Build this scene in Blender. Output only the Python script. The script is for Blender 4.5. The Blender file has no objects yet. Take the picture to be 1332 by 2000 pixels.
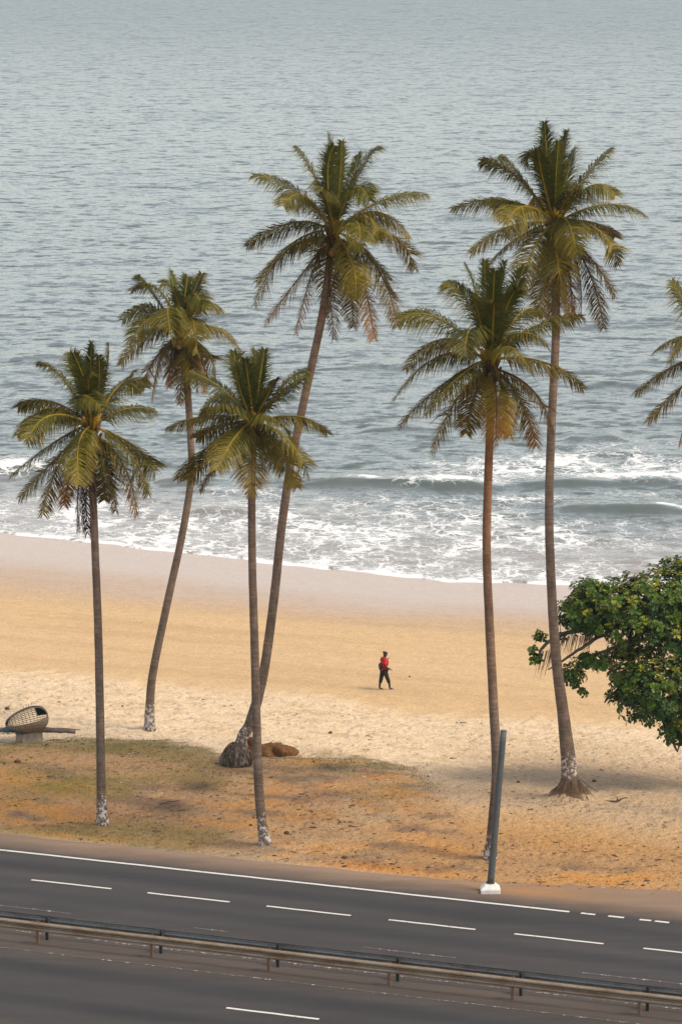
import bpy, bmesh, math, random
import numpy as np
from mathutils import Vector, Matrix

# ------------------------------------------------------------------ camera, sky, sun, exposure
SC = bpy.context.scene
COL = SC.collection
CAM_H, PITCH, FPX = 33.04, math.radians(10.008), 6800.0     # metres, radians, focal length for a 2000 px tall frame
cam_d = bpy.data.cameras.new('camera'); cam = bpy.data.objects.new('camera', cam_d); COL.objects.link(cam)
cam.location = (0, 0, CAM_H); cam.rotation_euler = (math.pi/2-PITCH, 0, 0)
cam_d.sensor_fit = 'VERTICAL'; cam_d.sensor_height = 24; cam_d.lens = 24*FPX/2000
cam_d.clip_start = 1; cam_d.clip_end = 40000
SC.camera = cam

SUN_DIR = Vector((0.62, -0.30, 0.98)).normalized()           # towards the sun: right of and behind the viewer, high
SUN_EL = math.asin(SUN_DIR.z); SUN_AZ = math.atan2(SUN_DIR.x, SUN_DIR.y)
world = bpy.data.worlds.new('World'); SC.world = world; world.use_nodes = True
nt = world.node_tree; nt.nodes.clear()
sky = nt.nodes.new('ShaderNodeTexSky'); sky.sky_type = 'NISHITA'; sky.sun_disc = False
sky.sun_elevation = SUN_EL; sky.sun_rotation = SUN_AZ
sky.air_density = 1.3; sky.dust_density = 0.8; sky.ozone_density = 1.5
hsv = nt.nodes.new('ShaderNodeHueSaturation'); hsv.inputs['Saturation'].default_value = 0.40
wbg = nt.nodes.new('ShaderNodeBackground'); wbg.inputs['Strength'].default_value = 0.15
wout = nt.nodes.new('ShaderNodeOutputWorld')
nt.links.new(sky.outputs[0], hsv.inputs['Color']); nt.links.new(hsv.outputs[0], wbg.inputs[0]); nt.links.new(wbg.outputs[0], wout.inputs[0])
sun_d = bpy.data.lights.new('sun', 'SUN'); sun_d.energy = 2.4; sun_d.angle = math.radians(18); sun_d.color = (1.0, 0.88, 0.68)
sun = bpy.data.objects.new('sun', sun_d); COL.objects.link(sun)
sun.rotation_euler = (-SUN_DIR).to_track_quat('-Z', 'Y').to_euler(); sun.location = (30, 60, 80)
SC.view_settings.view_transform = 'Standard'; SC.view_settings.look = 'None'
SC.view_settings.gamma = 1.0; SC.view_settings.use_curve_mapping = False
SC.view_settings.exposure = 0.40
SC.render.engine = 'CYCLES'

# ------------------------------------------------------------------ frames of reference
PHI = math.radians(21.285)                                    # the road runs at this angle to the view
OX, OY = -10.541, 114.761
DX, DY = math.cos(PHI), -math.sin(PHI)                        # along the road
NX, NY = math.sin(PHI), math.cos(PHI)                         # towards the sea
LANE = 3.0126
SEA_Z = -3.2
def W(k, t, z=0.0):                                           # k metres along the road, t metres seaward of its edge line
    a = t+LANE
    return Vector((OX+DX*k+NX*a, OY+DY*k+NY*a, z))
def KT(x, y):
    vx, vy = x-OX, y-OY
    return vx*DX+vy*DY, vx*NX+vy*NY-LANE
def survey(px, py, z=0.0):                                    # where a sighted point meets the level z
    a, b = (px-666)/FPX, (py-1000)/FPX
    d = Vector((a, math.cos(PITCH)-b*math.sin(PITCH), -math.sin(PITCH)-b*math.cos(PITCH)))
    return d*((z-CAM_H)/d.z)+Vector((0, 0, CAM_H))
def sight(px, py, Y):                                         # the sighted point at the distance Y
    a, b = (px-666)/FPX, (py-1000)/FPX
    d = Vector((a, math.cos(PITCH)-b*math.sin(PITCH), -math.sin(PITCH)-b*math.cos(PITCH)))
    return d*(Y/d.y)+Vector((0, 0, CAM_H))

# ------------------------------------------------------------------ noise
def _h(ix, iy, seed):
    n = (ix.astype(np.int64)*374761393 + iy.astype(np.int64)*668265263 + seed*1442695041) & 0x7fffffff
    n = ((n ^ (n >> 13))*1274126177) & 0x7fffffff
    return ((n ^ (n >> 16)) & 0xffff)/65535.0
def vn(x, y, seed=0):
    x = np.asarray(x, float); y = np.asarray(y, float)
    ix = np.floor(x); iy = np.floor(y); fx = x-ix; fy = y-iy
    fx = fx*fx*(3-2*fx); fy = fy*fy*(3-2*fy)
    a = _h(ix, iy, seed); b = _h(ix+1, iy, seed); c = _h(ix, iy+1, seed); d = _h(ix+1, iy+1, seed)
    return a+(b-a)*fx+(c-a)*fy+(a-b-c+d)*fx*fy
def fbm(x, y, seed=0, octv=4, gain=.5):
    s = 0; amp = 1; tot = 0
    for i in range(octv):
        c, sn = math.cos(i*.7), math.sin(i*.7)
        s = s+amp*vn((x*c-y*sn)*2**i+17.3*i, (x*sn+y*c)*2**i+5.1*i, seed+i*7); tot += amp; amp *= gain
    return s/tot
def ss(a, b, x):
    t = np.clip((x-a)/(b-a), 0, 1); return t*t*(3-2*t)

# ------------------------------------------------------------------ object helpers
def link(o, parent=None):
    COL.objects.link(o)
    if parent is not None: o.parent = parent
    return o
def tag(o, label=None, cat=None, group=None, kind=None):
    if label: o['label'] = label
    if cat: o['category'] = cat
    if group: o['group'] = group
    if kind: o['kind'] = kind
    return o
def empty(name, loc):
    o = bpy.data.objects.new(name, None); o.empty_display_size = .3; o.location = loc
    return link(o)
def mesh_np(name, V, F, mat, parent=None, smooth=True, col=None, attrs=None, quads=True):
    V = np.asarray(V, np.float32); F = np.asarray(F, np.int32)
    me = bpy.data.meshes.new(name); n = F.shape[1]
    me.vertices.add(len(V)); me.vertices.foreach_set('co', V.ravel())
    me.loops.add(F.size); me.loops.foreach_set('vertex_index', F.ravel())
    me.polygons.add(len(F)); me.polygons.foreach_set('loop_start', np.arange(0, F.size, n, dtype=np.int32))
    me.polygons.foreach_set('loop_total', np.full(len(F), n, np.int32))
    me.update(calc_edges=True)
    me.polygons.foreach_set('use_smooth', np.full(len(F), smooth))
    if col is not None:
        a = me.color_attributes.new('Col', 'FLOAT_COLOR', 'POINT')
        a.data.foreach_set('color', np.c_[np.clip(col, 0, 1), np.ones(len(col))].astype(np.float32).ravel())
    for k, v in (attrs or {}).items():
        a = me.attributes.new(k, 'FLOAT', 'POINT'); a.data.foreach_set('value', np.asarray(v, np.float32))
    me.materials.append(mat)
    return link(bpy.data.objects.new(name, me), parent)
class MB:
    def __init__(s): s.v = []; s.f = []; s.c = []
    def add(s, vs, fs, col=None):
        n = len(s.v); s.v += [tuple(v) for v in vs]; s.f += [tuple(i+n for i in f) for f in fs]
        if col is not None: s.c += [col]*len(vs)
    def tube(s, pts, rad, n=8, col=None, cap=True):
        pts = [Vector(p) for p in pts]; vs = []; ref = None
        for i, p in enumerate(pts):
            t = (pts[min(i+1, len(pts)-1)]-pts[max(i-1, 0)]).normalized()
            if ref is None: ref = t.orthogonal().normalized()
            ref = (ref-t*ref.dot(t)).normalized(); b = t.cross(ref)
            r = rad[i] if hasattr(rad, '__len__') else rad
            for j in range(n):
                a = 2*math.pi*j/n; vs.append(p+(ref*math.cos(a)+b*math.sin(a))*r)
        fs = [(i*n+j, i*n+(j+1) % n, (i+1)*n+(j+1) % n, (i+1)*n+j) for i in range(len(pts)-1) for j in range(n)]
        if cap: fs += [tuple(range(n))[::-1], tuple((len(pts)-1)*n+j for j in range(n))]
        s.add(vs, fs, col)
    def box(s, c, sz, rot=None, col=None, taper=1.0):
        vs = []
        for z in (-1, 1):
            for x, y in ((-1, -1), (1, -1), (1, 1), (-1, 1)):
                k = taper if z > 0 else 1
                v = Vector((x*sz[0]/2*k, y*sz[1]/2*k, z*sz[2]/2))
                if rot: v = rot @ v
                vs.append(v+Vector(c))
        s.add(vs, [(3, 2, 1, 0), (4, 5, 6, 7), (0, 1, 5, 4), (1, 2, 6, 5), (2, 3, 7, 6), (3, 0, 4, 7)], col)
    def build(s, name, mat, parent=None, smooth=True, bevel=0):
        me = bpy.data.meshes.new(name); me.from_pydata(s.v, [], s.f); me.update()
        me.polygons.foreach_set('use_smooth', [smooth]*len(me.polygons))
        if s.c:
            a = me.color_attributes.new('Col', 'FLOAT_COLOR', 'POINT')
            a.data.foreach_set('color', np.c_[np.array(s.c), np.ones(len(s.c))].astype(np.float32).ravel())
        me.materials.append(mat)
        o = link(bpy.data.objects.new(name, me), parent)
        if bevel:
            m = o.modifiers.new('bevel', 'BEVEL'); m.width = bevel; m.segments = 2
        return o

# ------------------------------------------------------------------ materials
class NT:
    def __init__(s, name):
        s.m = bpy.data.materials.new(name); s.m.use_nodes = True; s.t = s.m.node_tree; s.t.nodes.clear()
        s.out = s.n('OutputMaterial'); s.b = s.n('BsdfPrincipled'); s.l(s.b.outputs[0], s.out.inputs[0])
    def n(s, ty, **kw):
        x = s.t.nodes.new('ShaderNode'+ty)
        for k, v in kw.items(): setattr(x, k, v)
        return x
    def l(s, a, b): s.t.links.new(a, b)
    def set(s, **kw):
        for k, v in kw.items():
            i = s.b.inputs[k.replace('_', ' ')]
            if hasattr(v, 'is_output'): s.l(v, i)
            else: i.default_value = v if not isinstance(v, tuple) or len(v) != 3 else (*v, 1)
        return s
    def pos(s, sc=(1, 1, 1), rz=0, obj=False):
        g = s.n('TexCoord').outputs['Object'] if obj else s.n('NewGeometry').outputs['Position']
        m = s.n('Mapping'); m.inputs['Scale'].default_value = sc; m.inputs['Rotation'].default_value = (0, 0, rz); s.l(g, m.inputs[0]); return m.outputs[0]
    def noise(s, vec, scale, detail=4, rough=.55, dist=0, color=False):
        x = s.n('TexNoise'); x.inputs['Scale'].default_value = scale; x.inputs['Detail'].default_value = detail
        x.inputs['Roughness'].default_value = rough; x.inputs['Distortion'].default_value = dist; s.l(vec, x.inputs['Vector'])
        return x.outputs['Color' if color else 'Fac']
    def ramp(s, fac, stops):
        r = s.n('ValToRGB'); e = r.color_ramp.elements
        while len(e) < len(stops): e.new(.5)
        for q, (p, c) in zip(e, stops): q.position = p; q.color = (*c, 1) if hasattr(c, '__len__') else (c, c, c, 1)
        s.l(fac, r.inputs[0]); return r.outputs[0]
    def mixc(s, fac, a, b, mode='MIX'):
        m = s.n('Mix', data_type='RGBA', blend_type=mode)
        for i, v in ((0, fac), (6, a), (7, b)):
            if hasattr(v, 'is_output'): s.l(v, m.inputs[i])
            else: m.inputs[i].default_value = v if i == 0 else (*v, 1)
        return m.outputs[2]
    def math(s, op, a, b=0.0, c=None):
        m = s.n('Math', operation=op)
        for i, v in enumerate((a, b) if c is None else (a, b, c)):
            if hasattr(v, 'is_output'): s.l(v, m.inputs[i])
            else: m.inputs[i].default_value = v
        return m.outputs[0]
    def smooth(s, x, a, b, lo=0., hi=1.):
        m = s.n('MapRange', interpolation_type='SMOOTHSTEP'); s.l(x, m.inputs[0])
        for i, v in enumerate((a, b, lo, hi)):
            if hasattr(v, 'is_output'): s.l(v, m.inputs[i+1])
            else: m.inputs[i+1].default_value = v
        return m.outputs[0]
    def bump(s, h, strength=.5, dist=.02):
        b = s.n('Bump'); b.inputs['Strength'].default_value = strength; b.inputs['Distance'].default_value = dist
        s.l(h, b.inputs['Height']); s.l(b.outputs[0], s.b.inputs['Normal']); return b
    def attr(s, name, out='Color'):
        a = s.n('Attribute'); a.attribute_name = name; return a.outputs[out]

def simple(name, c, rough=.7, metal=0., var=.25, scale=6., bump=0., bscale=40., obj=True):
    m = NT(name); v = m.pos(obj=obj)
    f = m.noise(v, scale, 5)
    lo = tuple(x*(1-var) for x in c); hi = tuple(min(1, x*(1+var)) for x in c)
    m.set(Base_Color=m.ramp(f, [(.3, lo), (.7, hi)]), Roughness=rough, Metallic=metal)
    if bump: m.bump(m.noise(v, bscale, 4), bump, .02)
    return m.m

def mat_ground():
    m = NT('beach_ground'); p = m.pos()
    a = m.attr('Col'); wet = m.attr('wet', 'Fac'); rg = m.attr('rough', 'Fac')
    fine = m.noise(p, 9, 6, .65); mid = m.noise(p, 1.7, 5, .6)
    c = m.mixc(1.0, a, m.ramp(fine, [(.30, .70), (.70, 1.22)]), 'MULTIPLY')
    c = m.mixc(1.0, c, m.ramp(mid, [(.25, .90), (.75, 1.09)]), 'MULTIPLY')
    # scattered darker grains: bits of shell, straw and dry leaf lying in the loose sand
    bits = m.noise(m.pos((.5, 1, 1)), 16, 3, .6)
    bm = m.math('MULTIPLY', m.smooth(bits, .62, .72), m.math('MULTIPLY', rg, .7))
    c = m.mixc(bm, c, (.11, .075, .04))
    m.set(Base_Color=c, Roughness=m.smooth(wet, 0, 1, .95, .30), Specular_IOR_Level=m.smooth(wet, 0, 1, .15, .5))
    b1 = m.noise(p, 3.2, 4, .6); b2 = m.noise(p, 14, 3, .6)
    vo = m.n('TexVoronoi'); vo.inputs['Scale'].default_value = 1.9; m.l(p, vo.inputs['Vector'])
    pit = m.smooth(vo.outputs['Distance'], .05, .42, 0, .55)
    b1 = m.math('ADD', b1, pit)
    h = m.math('MULTIPLY', m.math('ADD', b1, m.math('MULTIPLY', b2, .45)), m.math('ADD', m.math('MULTIPLY', rg, .19), .004))
    m.bump(h, 1.0, 1.0); m.set(Coat_Weight=m.math('MULTIPLY', wet, .12), Coat_Roughness=.15)
    return m.m
def mat_road():
    m = NT('asphalt'); p = m.pos()
    c = m.mixc(1.0, m.attr('Col'), m.ramp(m.noise(p, 30, 4, .7), [(.25, .75), (.75, 1.25)]), 'MULTIPLY')
    pl = m.pos((.25, 2.2, 1), PHI)
    c = m.mixc(1.0, c, m.ramp(m.noise(pl, 1.3, 5, .6), [(.25, .86), (.75, 1.14)]), 'MULTIPLY')
    m.set(Base_Color=c, Roughness=.85, Specular_IOR_Level=.25)
    m.bump(m.noise(p, 60, 3), .4, .01)
    return m.m
def mat_paint(name, worn):
    m = NT(name); p = m.pos()
    f = m.smooth(m.noise(p, 7, 6, .7), worn-.08, worn+.08)
    m.set(Base_Color=m.mixc(f, (.075, .062, .054), (.62, .59, .54)), Roughness=.7)
    return m.m
def mat_water():
    m = NT('sea_water'); p = m.pos()
    foam = m.attr('foam', 'Fac'); shal = m.attr('shallow', 'Fac'); dist = m.attr('far', 'Fac')
    # lacy foam: warped cell edges, thicker where more foam was left
    w = m.noise(m.pos((1, 1, 0)), .55, 4, .6, color=True)
    vm = m.n('VectorMath', operation='MULTIPLY_ADD'); m.l(w, vm.inputs[0]); vm.inputs[1].default_value = (2.6, 2.6, 0)
    m.l(m.pos((.75, .52, 0), 0), vm.inputs[2])
    def lace(scale):
        v = m.n('TexVoronoi', feature='DISTANCE_TO_EDGE'); v.inputs['Scale'].default_value = scale; m.l(vm.outputs[0], v.inputs['Vector']); return v.outputs['Distance']
    big, small = lace(1.25), lace(2.9)
    patch = m.noise(m.pos((1, .5, 0)), .35, 5, .65)
    amt = m.math('MULTIPLY', foam, m.smooth(patch, .32, .66, .25, 1.35))
    thick = m.math('MULTIPLY', amt, .19)
    f1 = m.smooth(m.math('SUBTRACT', thick, big), -.03, .07)
    f2 = m.smooth(m.math('SUBTRACT', m.math('MULTIPLY', amt, .15), small), .0, .07)
    solid = m.smooth(m.math('ADD', amt, m.math('MULTIPLY', m.math('SUBTRACT', m.noise(p, 3.5, 5, .7), .5), .9)), .88, 1.15)
    fo = m.math('MAXIMUM', m.math('MAXIMUM', f1, m.math('MULTIPLY', f2, .8)), solid)
    fo = m.math('MULTIPLY', fo, m.smooth(foam, .02, .15))
    body = m.mixc(shal, (.092, .108, .098), (.27, .22, .18))
    col = m.mixc(fo, body, (.70, .69, .68))
    # ripples tilt the surface (a few wave lengths at once)
    g = m.n('NewGeometry').outputs['Normal']
    def tilt(vec, scale, amt, det=2):
        v = m.n('VectorMath', operation='SUBTRACT'); m.l(m.noise(vec, scale, det, .5, color=True), v.inputs[0]); v.inputs[1].default_value = (.5, .5, .5)
        s = m.n('VectorMath', operation='MULTIPLY'); m.l(v.outputs[0], s.inputs[0]); s.inputs[1].default_value = (amt*.55, amt, 0)
        return s.outputs[0]
    def vadd(a, b):
        v = m.n('VectorMath', operation='ADD'); m.l(a, v.inputs[0]); m.l(b, v.inputs[1]); return v.outputs[0]
    rip = vadd(tilt(m.pos((.8, 1, 1), -.2), 1.3, .30), tilt(m.pos((.9, 1, 1)), 3.8, .24))
    def fronts(vec, scale, amt, lo, hi):                       # steep little wave fronts that lean towards the shore
        f = m.smooth(m.noise(vec, scale, 3, .55), lo, hi); c = m.n('CombineXYZ'); m.l(m.math('MULTIPLY', f, -amt), c.inputs[1]); m.l(m.math('MULTIPLY', f, amt*-.15), c.inputs[0]); return c.outputs[0]
    rip = vadd(rip, fronts(m.pos((.75, 1, 1), .12), .75, .22, .53, .70))
    rip = vadd(rip, fronts(m.pos((.75, 1, 1), -.10), .30, .15, .54, .70))
    rip = vadd(rip, fronts(m.pos((.70, 1, 1), .05), .13, .08, .55, .72))
    calm = m.n('VectorMath', operation='SCALE'); m.l(rip, calm.inputs[0]); m.l(m.smooth(shal, 0, 1, 1, .35), calm.inputs['Scale'])
    nn = m.n('VectorMath', operation='NORMALIZE'); m.l(vadd(g, calm.outputs[0]), nn.inputs[0])
    m.l(nn.outputs[0], m.b.inputs['Normal'])
    m.set(Base_Color=col, Roughness=m.smooth(fo, 0, 1, m.smooth(dist, 0, 1, .14, .27), .85), IOR=1.33)
    return m.m
def mat_trunk():
    m = NT('palm_bark'); p = m.pos(); a = m.attr('Col')
    st = m.pos((1, 1, 6))
    c = m.mixc(1.0, a, m.ramp(m.noise(st, 3.5, 5, .7), [(.25, .55), (.75, 1.4)]), 'MULTIPLY')
    c = m.mixc(1.0, c, m.ramp(m.noise(m.pos((1, 1, .55)), 2.6, 6, .7), [(.30, .55), (.68, 1.28)]), 'MULTIPLY')
    wp = m.attr('paint', 'Fac')
    flake = m.smooth(m.math('ADD', wp, m.math('MULTIPLY', m.math('SUBTRACT', m.noise(p, 8, 6, .75), .5), 1.9)), .40, .52)
    flake = m.math('MULTIPLY', flake, m.smooth(wp, .02, .12))
    c = m.mixc(flake, c, (.52, .47, .43))
    m.set(Base_Color=c, Roughness=.9, Specular_IOR_Level=.2)
    m.bump(m.noise(st, 9, 4, .7), .7, .03)
    return m.m
def mat_leaf(name, rough=.45, trans=.25):
    m = NT(name); p = m.pos()
    c = m.mixc(1.0, m.attr('Col'), m.ramp(m.noise(p, 5, 3), [(.3, .75), (.7, 1.25)]), 'MULTIPLY')
    m.set(Base_Color=c, Roughness=rough, Specular_IOR_Level=.22)
    tr = m.n('BsdfTranslucent'); m.l(c, tr.inputs[0])
    mx = m.n('MixShader'); mx.inputs[0].default_value = trans
    m.l(m.b.outputs[0], mx.inputs[1]); m.l(tr.outputs[0], mx.inputs[2]); m.l(mx.outputs[0], m.out.inputs[0])
    return m.m
def mat_vcol(name, rough=.85, scale=12., bump=.4):
    m = NT(name); p = m.pos()
    c = m.mixc(1.0, m.attr('Col'), m.ramp(m.noise(p, scale, 5, .65), [(.25, .6), (.75, 1.35)]), 'MULTIPLY')
    m.set(Base_Color=c, Roughness=rough, Specular_IOR_Level=.2)
    m.bump(m.noise(p, scale*2, 4, .7), bump, .03)
    return m.m
def mat_metal(name, base, rust, amt, rough=.55, metal=.5):
    m = NT(name); p = m.pos((.35, .35, 1.5))
    f = m.smooth(m.noise(p, 2.6, 6, .7), amt-.15, amt+.15)
    fine = m.ramp(m.noise(m.pos(), 14, 5, .7), [(.25, .75), (.75, 1.25)])
    m.set(Base_Color=m.mixc(1.0, m.mixc(f, rust, base), fine, 'MULTIPLY'), Roughness=rough, Metallic=metal)
    return m.m
M = dict(ground=mat_ground(), road=mat_road(), paint=mat_paint('white_paint', .36), worn=mat_paint('worn_paint', .61),
         water=mat_water(), trunk=mat_trunk(), frond=mat_leaf('palm_leaf', .5, .20), leaf=mat_leaf('broad_leaf', .42, .22), bark=mat_vcol('bark', .9),
         soil=mat_vcol('soil', .95, 9., .8), rail_grey=mat_metal('galvanised', (.23, .225, .21), (.13, .105, .085), .40, .5, .25),
         rail_rust=mat_metal('rusty_rail', (.25, .195, .14), (.17, .10, .055), .48, .7, .15),
         post_rust=simple('post_brown', (.17, .10, .06), .75), post_dark=simple('post_dark', (.075, .072, .068), .6, .4),
         pole=mat_metal('pole_grey', (.095, .10, .096), (.085, .075, .06), .42, .7, .2),
         conc_white=simple('white_concrete', (.66, .63, .58), .85, 0, .14, 5, .4), conc=simple('rough_concrete', (.33, .26, .19), .9, 0, .3, 5, .5),
         husk=simple('coconut_husk', (.17, .10, .03), .7), nut=simple('green_coconut', (.30, .17, .035), .55),
         wood=simple('grey_driftwood', (.15, .105, .085), .9, 0, .4, 4, .7, 20), stick=simple('dry_stick', (.055, .035, .025), .9),
         wicker=simple('wicker', (.19, .145, .10), .85, 0, .35, 9, .6, 60), wire=simple('dark_cane', (.05, .04, .035), .8), cloth_tan=simple('worn_mat', (.21, .15, .095), .95, 0, .35, 8, .7, 50),
         teal=simple('teal_net', (.035, .085, .085), .8, 0, .5, 9), dark_teal=simple('dark_pad', (.010, .022, .026), .9),
         fibre=mat_vcol('palm_fibre', .95, 20., .5), grass=mat_leaf('grass_blade', .7, .15),
         skin=simple('skin', (.035, .018, .011), .5, 0, .12), red=simple('red_cotton', (.55, .012, .012), .85, 0, .22, 14), black=simple('black_cotton', (.010, .010, .012), .85, 0, .2, 14),
         pack=simple('dark_canvas', (.025, .013, .012), .8, 0, .25, 14), sole=simple('sandal', (.22, .19, .17), .7), hair=simple('hair', (.006, .005, .005), .9), lens=simple('dark_lens', (.01, .01, .012), .15))

# ------------------------------------------------------------------ terrain
TWK = [-400, -60, -39, -22.8, -9.8, -3.1, 10, 30, 400]
TWT = [71.5, 71.8, 71.7, 69.15, 67.4, 68.9, 69.4, 69.5, 69.5]
def t_water(k):
    k = np.asarray(k, float)
    return np.interp(k, TWK, TWT)+1.1*(fbm(k*.16, k*0+3.3, 5, 3)-.5)+.5*(vn(k*.8, k*0+9, 8)-.5)
PROF_T = [-900, 13, 16, 20, 27, 35, 46, 56, 69, 90, 120, 400]
PROF_Z = [0, 0, -.15, -.55, -1.05, -1.55, -2.2, -2.72, SEA_Z, -4.3, -6, -12]
BERM_K = [-60, -14, -9.6, -7, -4.6, -1, 2.5, 6.6, 9.2, 12, 60]        # seaward edge of the grassy soil, along the road
BERM_T = [13.2, 13.4, 14.2, 17.0, 17.6, 15.8, 17.6, 16.2, 12.4, 8.8, 7.6]
MOUNDS = []
def berm(k):
    k = np.asarray(k, float)
    return np.interp(k, BERM_K, BERM_T)+1.3*(fbm(k*.5, k*0+1.1, 31, 3)-.5)
def hz(k, t):
    k = np.asarray(k, float); t = np.asarray(t, float)
    tau = t-(t_water(k)-69)*ss(45, 66, t)
    z = np.interp(tau, PROF_T, PROF_Z)
    b = berm(k); on = ss(2.4, 5, t)
    z = z+on*(.10*ss(b+1.0, b-1.0, t)*ss(4, 9, t)+.10*(fbm(k*.35, t*.35, 3, 3)-.5)*ss(60, 40, t))
    ro = ss(b-.5, b+1.5, t)*ss(38, 28, t)
    z = z+ro*(.20*(fbm(k*1.5, t*1.5, 11, 3, .65)-.5)+.08*(vn(k*2.9, t*2.9, 15)-.5))
    z = z+on*ss(b+1, b-1, t)*.05*(fbm(k*2, t*2, 12, 3)-.5)
    z = z+.05*(fbm(k*.12, t*.3, 21, 3)-.5)*ss(30, 40, t)*ss(66, 58, t)
    for mk, mt, r, h in MOUNDS:
        z = z+h*np.exp(-((k-mk)**2+(t-mt)**2)/(r*r))
    return z
def ground_at(px, py):                                       # sighted point on the terrain
    z = -.5
    for _ in range(12):
        p = survey(px, py, z); k, t = KT(p.x, p.y); z = float(hz(k, t))
    return Vector((p.x, p.y, z))
def axis(lo, hi, step, far_lo, far_hi):
    a = list(np.arange(lo, hi, step)); s = step; x = a[-1]
    while x < far_hi: s *= 1.35; x += s; a.append(x)
    s = step; x = lo
    while x > far_lo: s *= 1.35; x -= s; a.insert(0, x)
    return np.array(a)
def grid_faces(nr, nc):
    i = np.arange(nr-1)[:, None]*nc+np.arange(nc-1)[None, :]
    return np.stack([i, i+1, i+nc+1, i+nc], -1).reshape(-1, 4)

# palm stations: base and where each one stands
BASE = {n: ground_at(*p) for n, p in dict(A=(202, 1618), B=(293, 1424), C=(462, 1494), D=(519, 1652), E=(956, 1684), F=(1113, 1562), G=(1412, 1600), T=(1440, 1545)).items()}
for n, r, h in (('A', .7, .16), ('D', .45, .08), ('E', .75, .16), ('F', .75, .42)):
    k, t = KT(BASE[n].x, BASE[n].y); MOUNDS.append((k, t, r, h))

for q, r, h in (((612, 1466), .8, .20), ((660, 1474), .8, .24), ((712, 1486), .8, .22), ((760, 1499), .7, .16)):
    q = ground_at(*q); k, t = KT(q.x, q.y); MOUNDS.append((k, t, r, h))
def sheet_ground():
    ka = axis(-44, 42, .2, -2500, 2500); ta = axis(1.6, 76, .2, -1200, 130)
    K, T = np.meshgrid(ka, ta); k, t = K.ravel(), T.ravel()
    z = hz(k, t)
    X = OX+DX*k+NX*(t+LANE); Y = OY+DY*k+NY*(t+LANE)
    b = berm(k)
    n1 = fbm(k*.35, t*.35, 41, 4); n2 = fbm(k*1.3, t*1.3, 42, 4); n3 = fbm(k*.9, t*2.4, 43, 4); n4 = fbm(k*4, t*4, 44, 3)
    L = lambda a, c, f: a+(np.asarray(c)-a)*f[:, None]
    col = np.tile(np.array([.54, .355, .185]), (len(k), 1))                       # damp golden sand
    band = fbm(k*.06, t*.55, 45, 4)
    col = L(col, (.56, .385, .22), ss(.35, .85, band)*.5); col = L(col, (.44, .285, .15), ss(.55, .2, band)*.5)
    edge = 32.5+3.5*(fbm(k*.12, t*.1, 46, 3)-.5)+np.interp(k, [-30, -18, -4, 0, 10, 40], [-1.5, -1.5, .5, -2.6, -1.2, -1])
    dry = ss(edge+1.2, edge-2.5, t+2.5*(n2-.5))
    col = L(col, (.78, .575, .375), dry)                                          # loose pale dry sand
    col = L(col, (.60, .42, .24), dry*ss(.5, .75, n3)*.7)
    # trodden greyer sand on the right towards the tree
    wp = ss(4, 11, k+4*(n1-.5))*ss(30, 20, t)
    col = L(col, (.50, .34, .205), dry*wp*.9)
    orange_soil = ss(5.5, 12.5, k)*ss(13.5, 7.5, t+3*(n1-.5)+1.5*(n2-.5))  # orange earth near the road on the right
    col = L(col, (.54, .285, .10), orange_soil*.9)
    # soil with thin dry grass
    e2 = b+2.4*(n2-.5)+1.6*(n4-.5)+2.0*(n1-.5)
    soil = ss(e2+1.9, e2-1.7, t+1.4*(n3-.5))*(1-.35*ss(2, 9, k)*ss(.4, .6, n2))
    sc = np.tile(np.array([.42, .24, .115]), (len(k), 1))
    sc = L(sc, (.58, .265, .070), ss(.44, .72, fbm(k*.28, t*.42, 47, 4))*.85)
    sc = L(sc, (.25, .15, .085), ss(.50, .32, fbm(k*.5, t*.9, 48, 4)))
    sc = L(sc, (.42, .275, .155), ss(.56, .72, n3)*.55)
    grn = ss(.44, .62, fbm(k*.33, t*.45, 49, 4)+.16*ss(5, -9, k)+.10*ss(7, 14, t)-.10)*ss(10, 4, k)
    sc = L(sc, (.27, .19, .055), grn*.6)
    for px, py, rk, rt, c, f in ((385, 1535, 1.0, 1.1, (.05, .04, .034), .9), (330, 1578, 1.2, .9, (.07, .048, .034), .7), (640, 1500, .8, .9, (.07, .06, .045), .8), (455, 1652, 1.0, .6, (.07, .045, .025), .6),  # last entry: shadow beside the kinked palm's foot, painted into the soil colour
                                (90, 1535, 2.2, 2.2, (.15, .12, .028), .7), (40, 1500, 1.6, 1.5, (.25, .15, .05), .6), (640, 1565, 2.4, 1.8, (.20, .12, .075), .7), (760, 1545, 1.4, 1.0, (.47, .25, .08), .8), (640, 1470, 1.6, .35, (.12, .11, .03), .9), (730, 1495, 1.5, .35, (.12, .11, .03), .9), (730, 1700, 2.6, 1.0, (.56, .21, .035), .95), (620, 1590, 1.4, 1.4, (.50, .24, .07), .5), (170, 1590, 1.4, .9, (.46, .19, .05), .7),
                                (310, 1455, 2.0, 1.0, (.15, .135, .03), .8), (210, 1462, 1.2, .8, (.16, .14, .03), .7), (1100, 1640, 3.0, 1.5, (.50, .235, .07), .7), (880, 1660, 1.6, 1.2, (.50, .225, .06), .7), (1250, 1660, 3.0, 1.4, (.50, .27, .10), .6)):
        q = ground_at(px, py); qk, qt = KT(q.x, q.y)
        g = np.exp(-(((k-qk)/rk)**2+((t-qt)/rt)**2)*1.2)*f*np.clip(.35+1.3*n2, 0, 1)
        sc = L(sc, c, g)
    col = L(col, sc, soil[:, None][:, 0]) if False else col+(sc-col)*soil[:, None]
    # thin grass line on the low bank
    gl = np.exp(-((t-(e2+.1))/.55)**2)*ss(.40, .62, fbm(k*.6, t*.3, 52, 3)+.12*ss(8, 2, k)*ss(-13, -4, k))*ss(10, 7, k)
    col = L(col, (.16, .125, .035), gl*.7)
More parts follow.
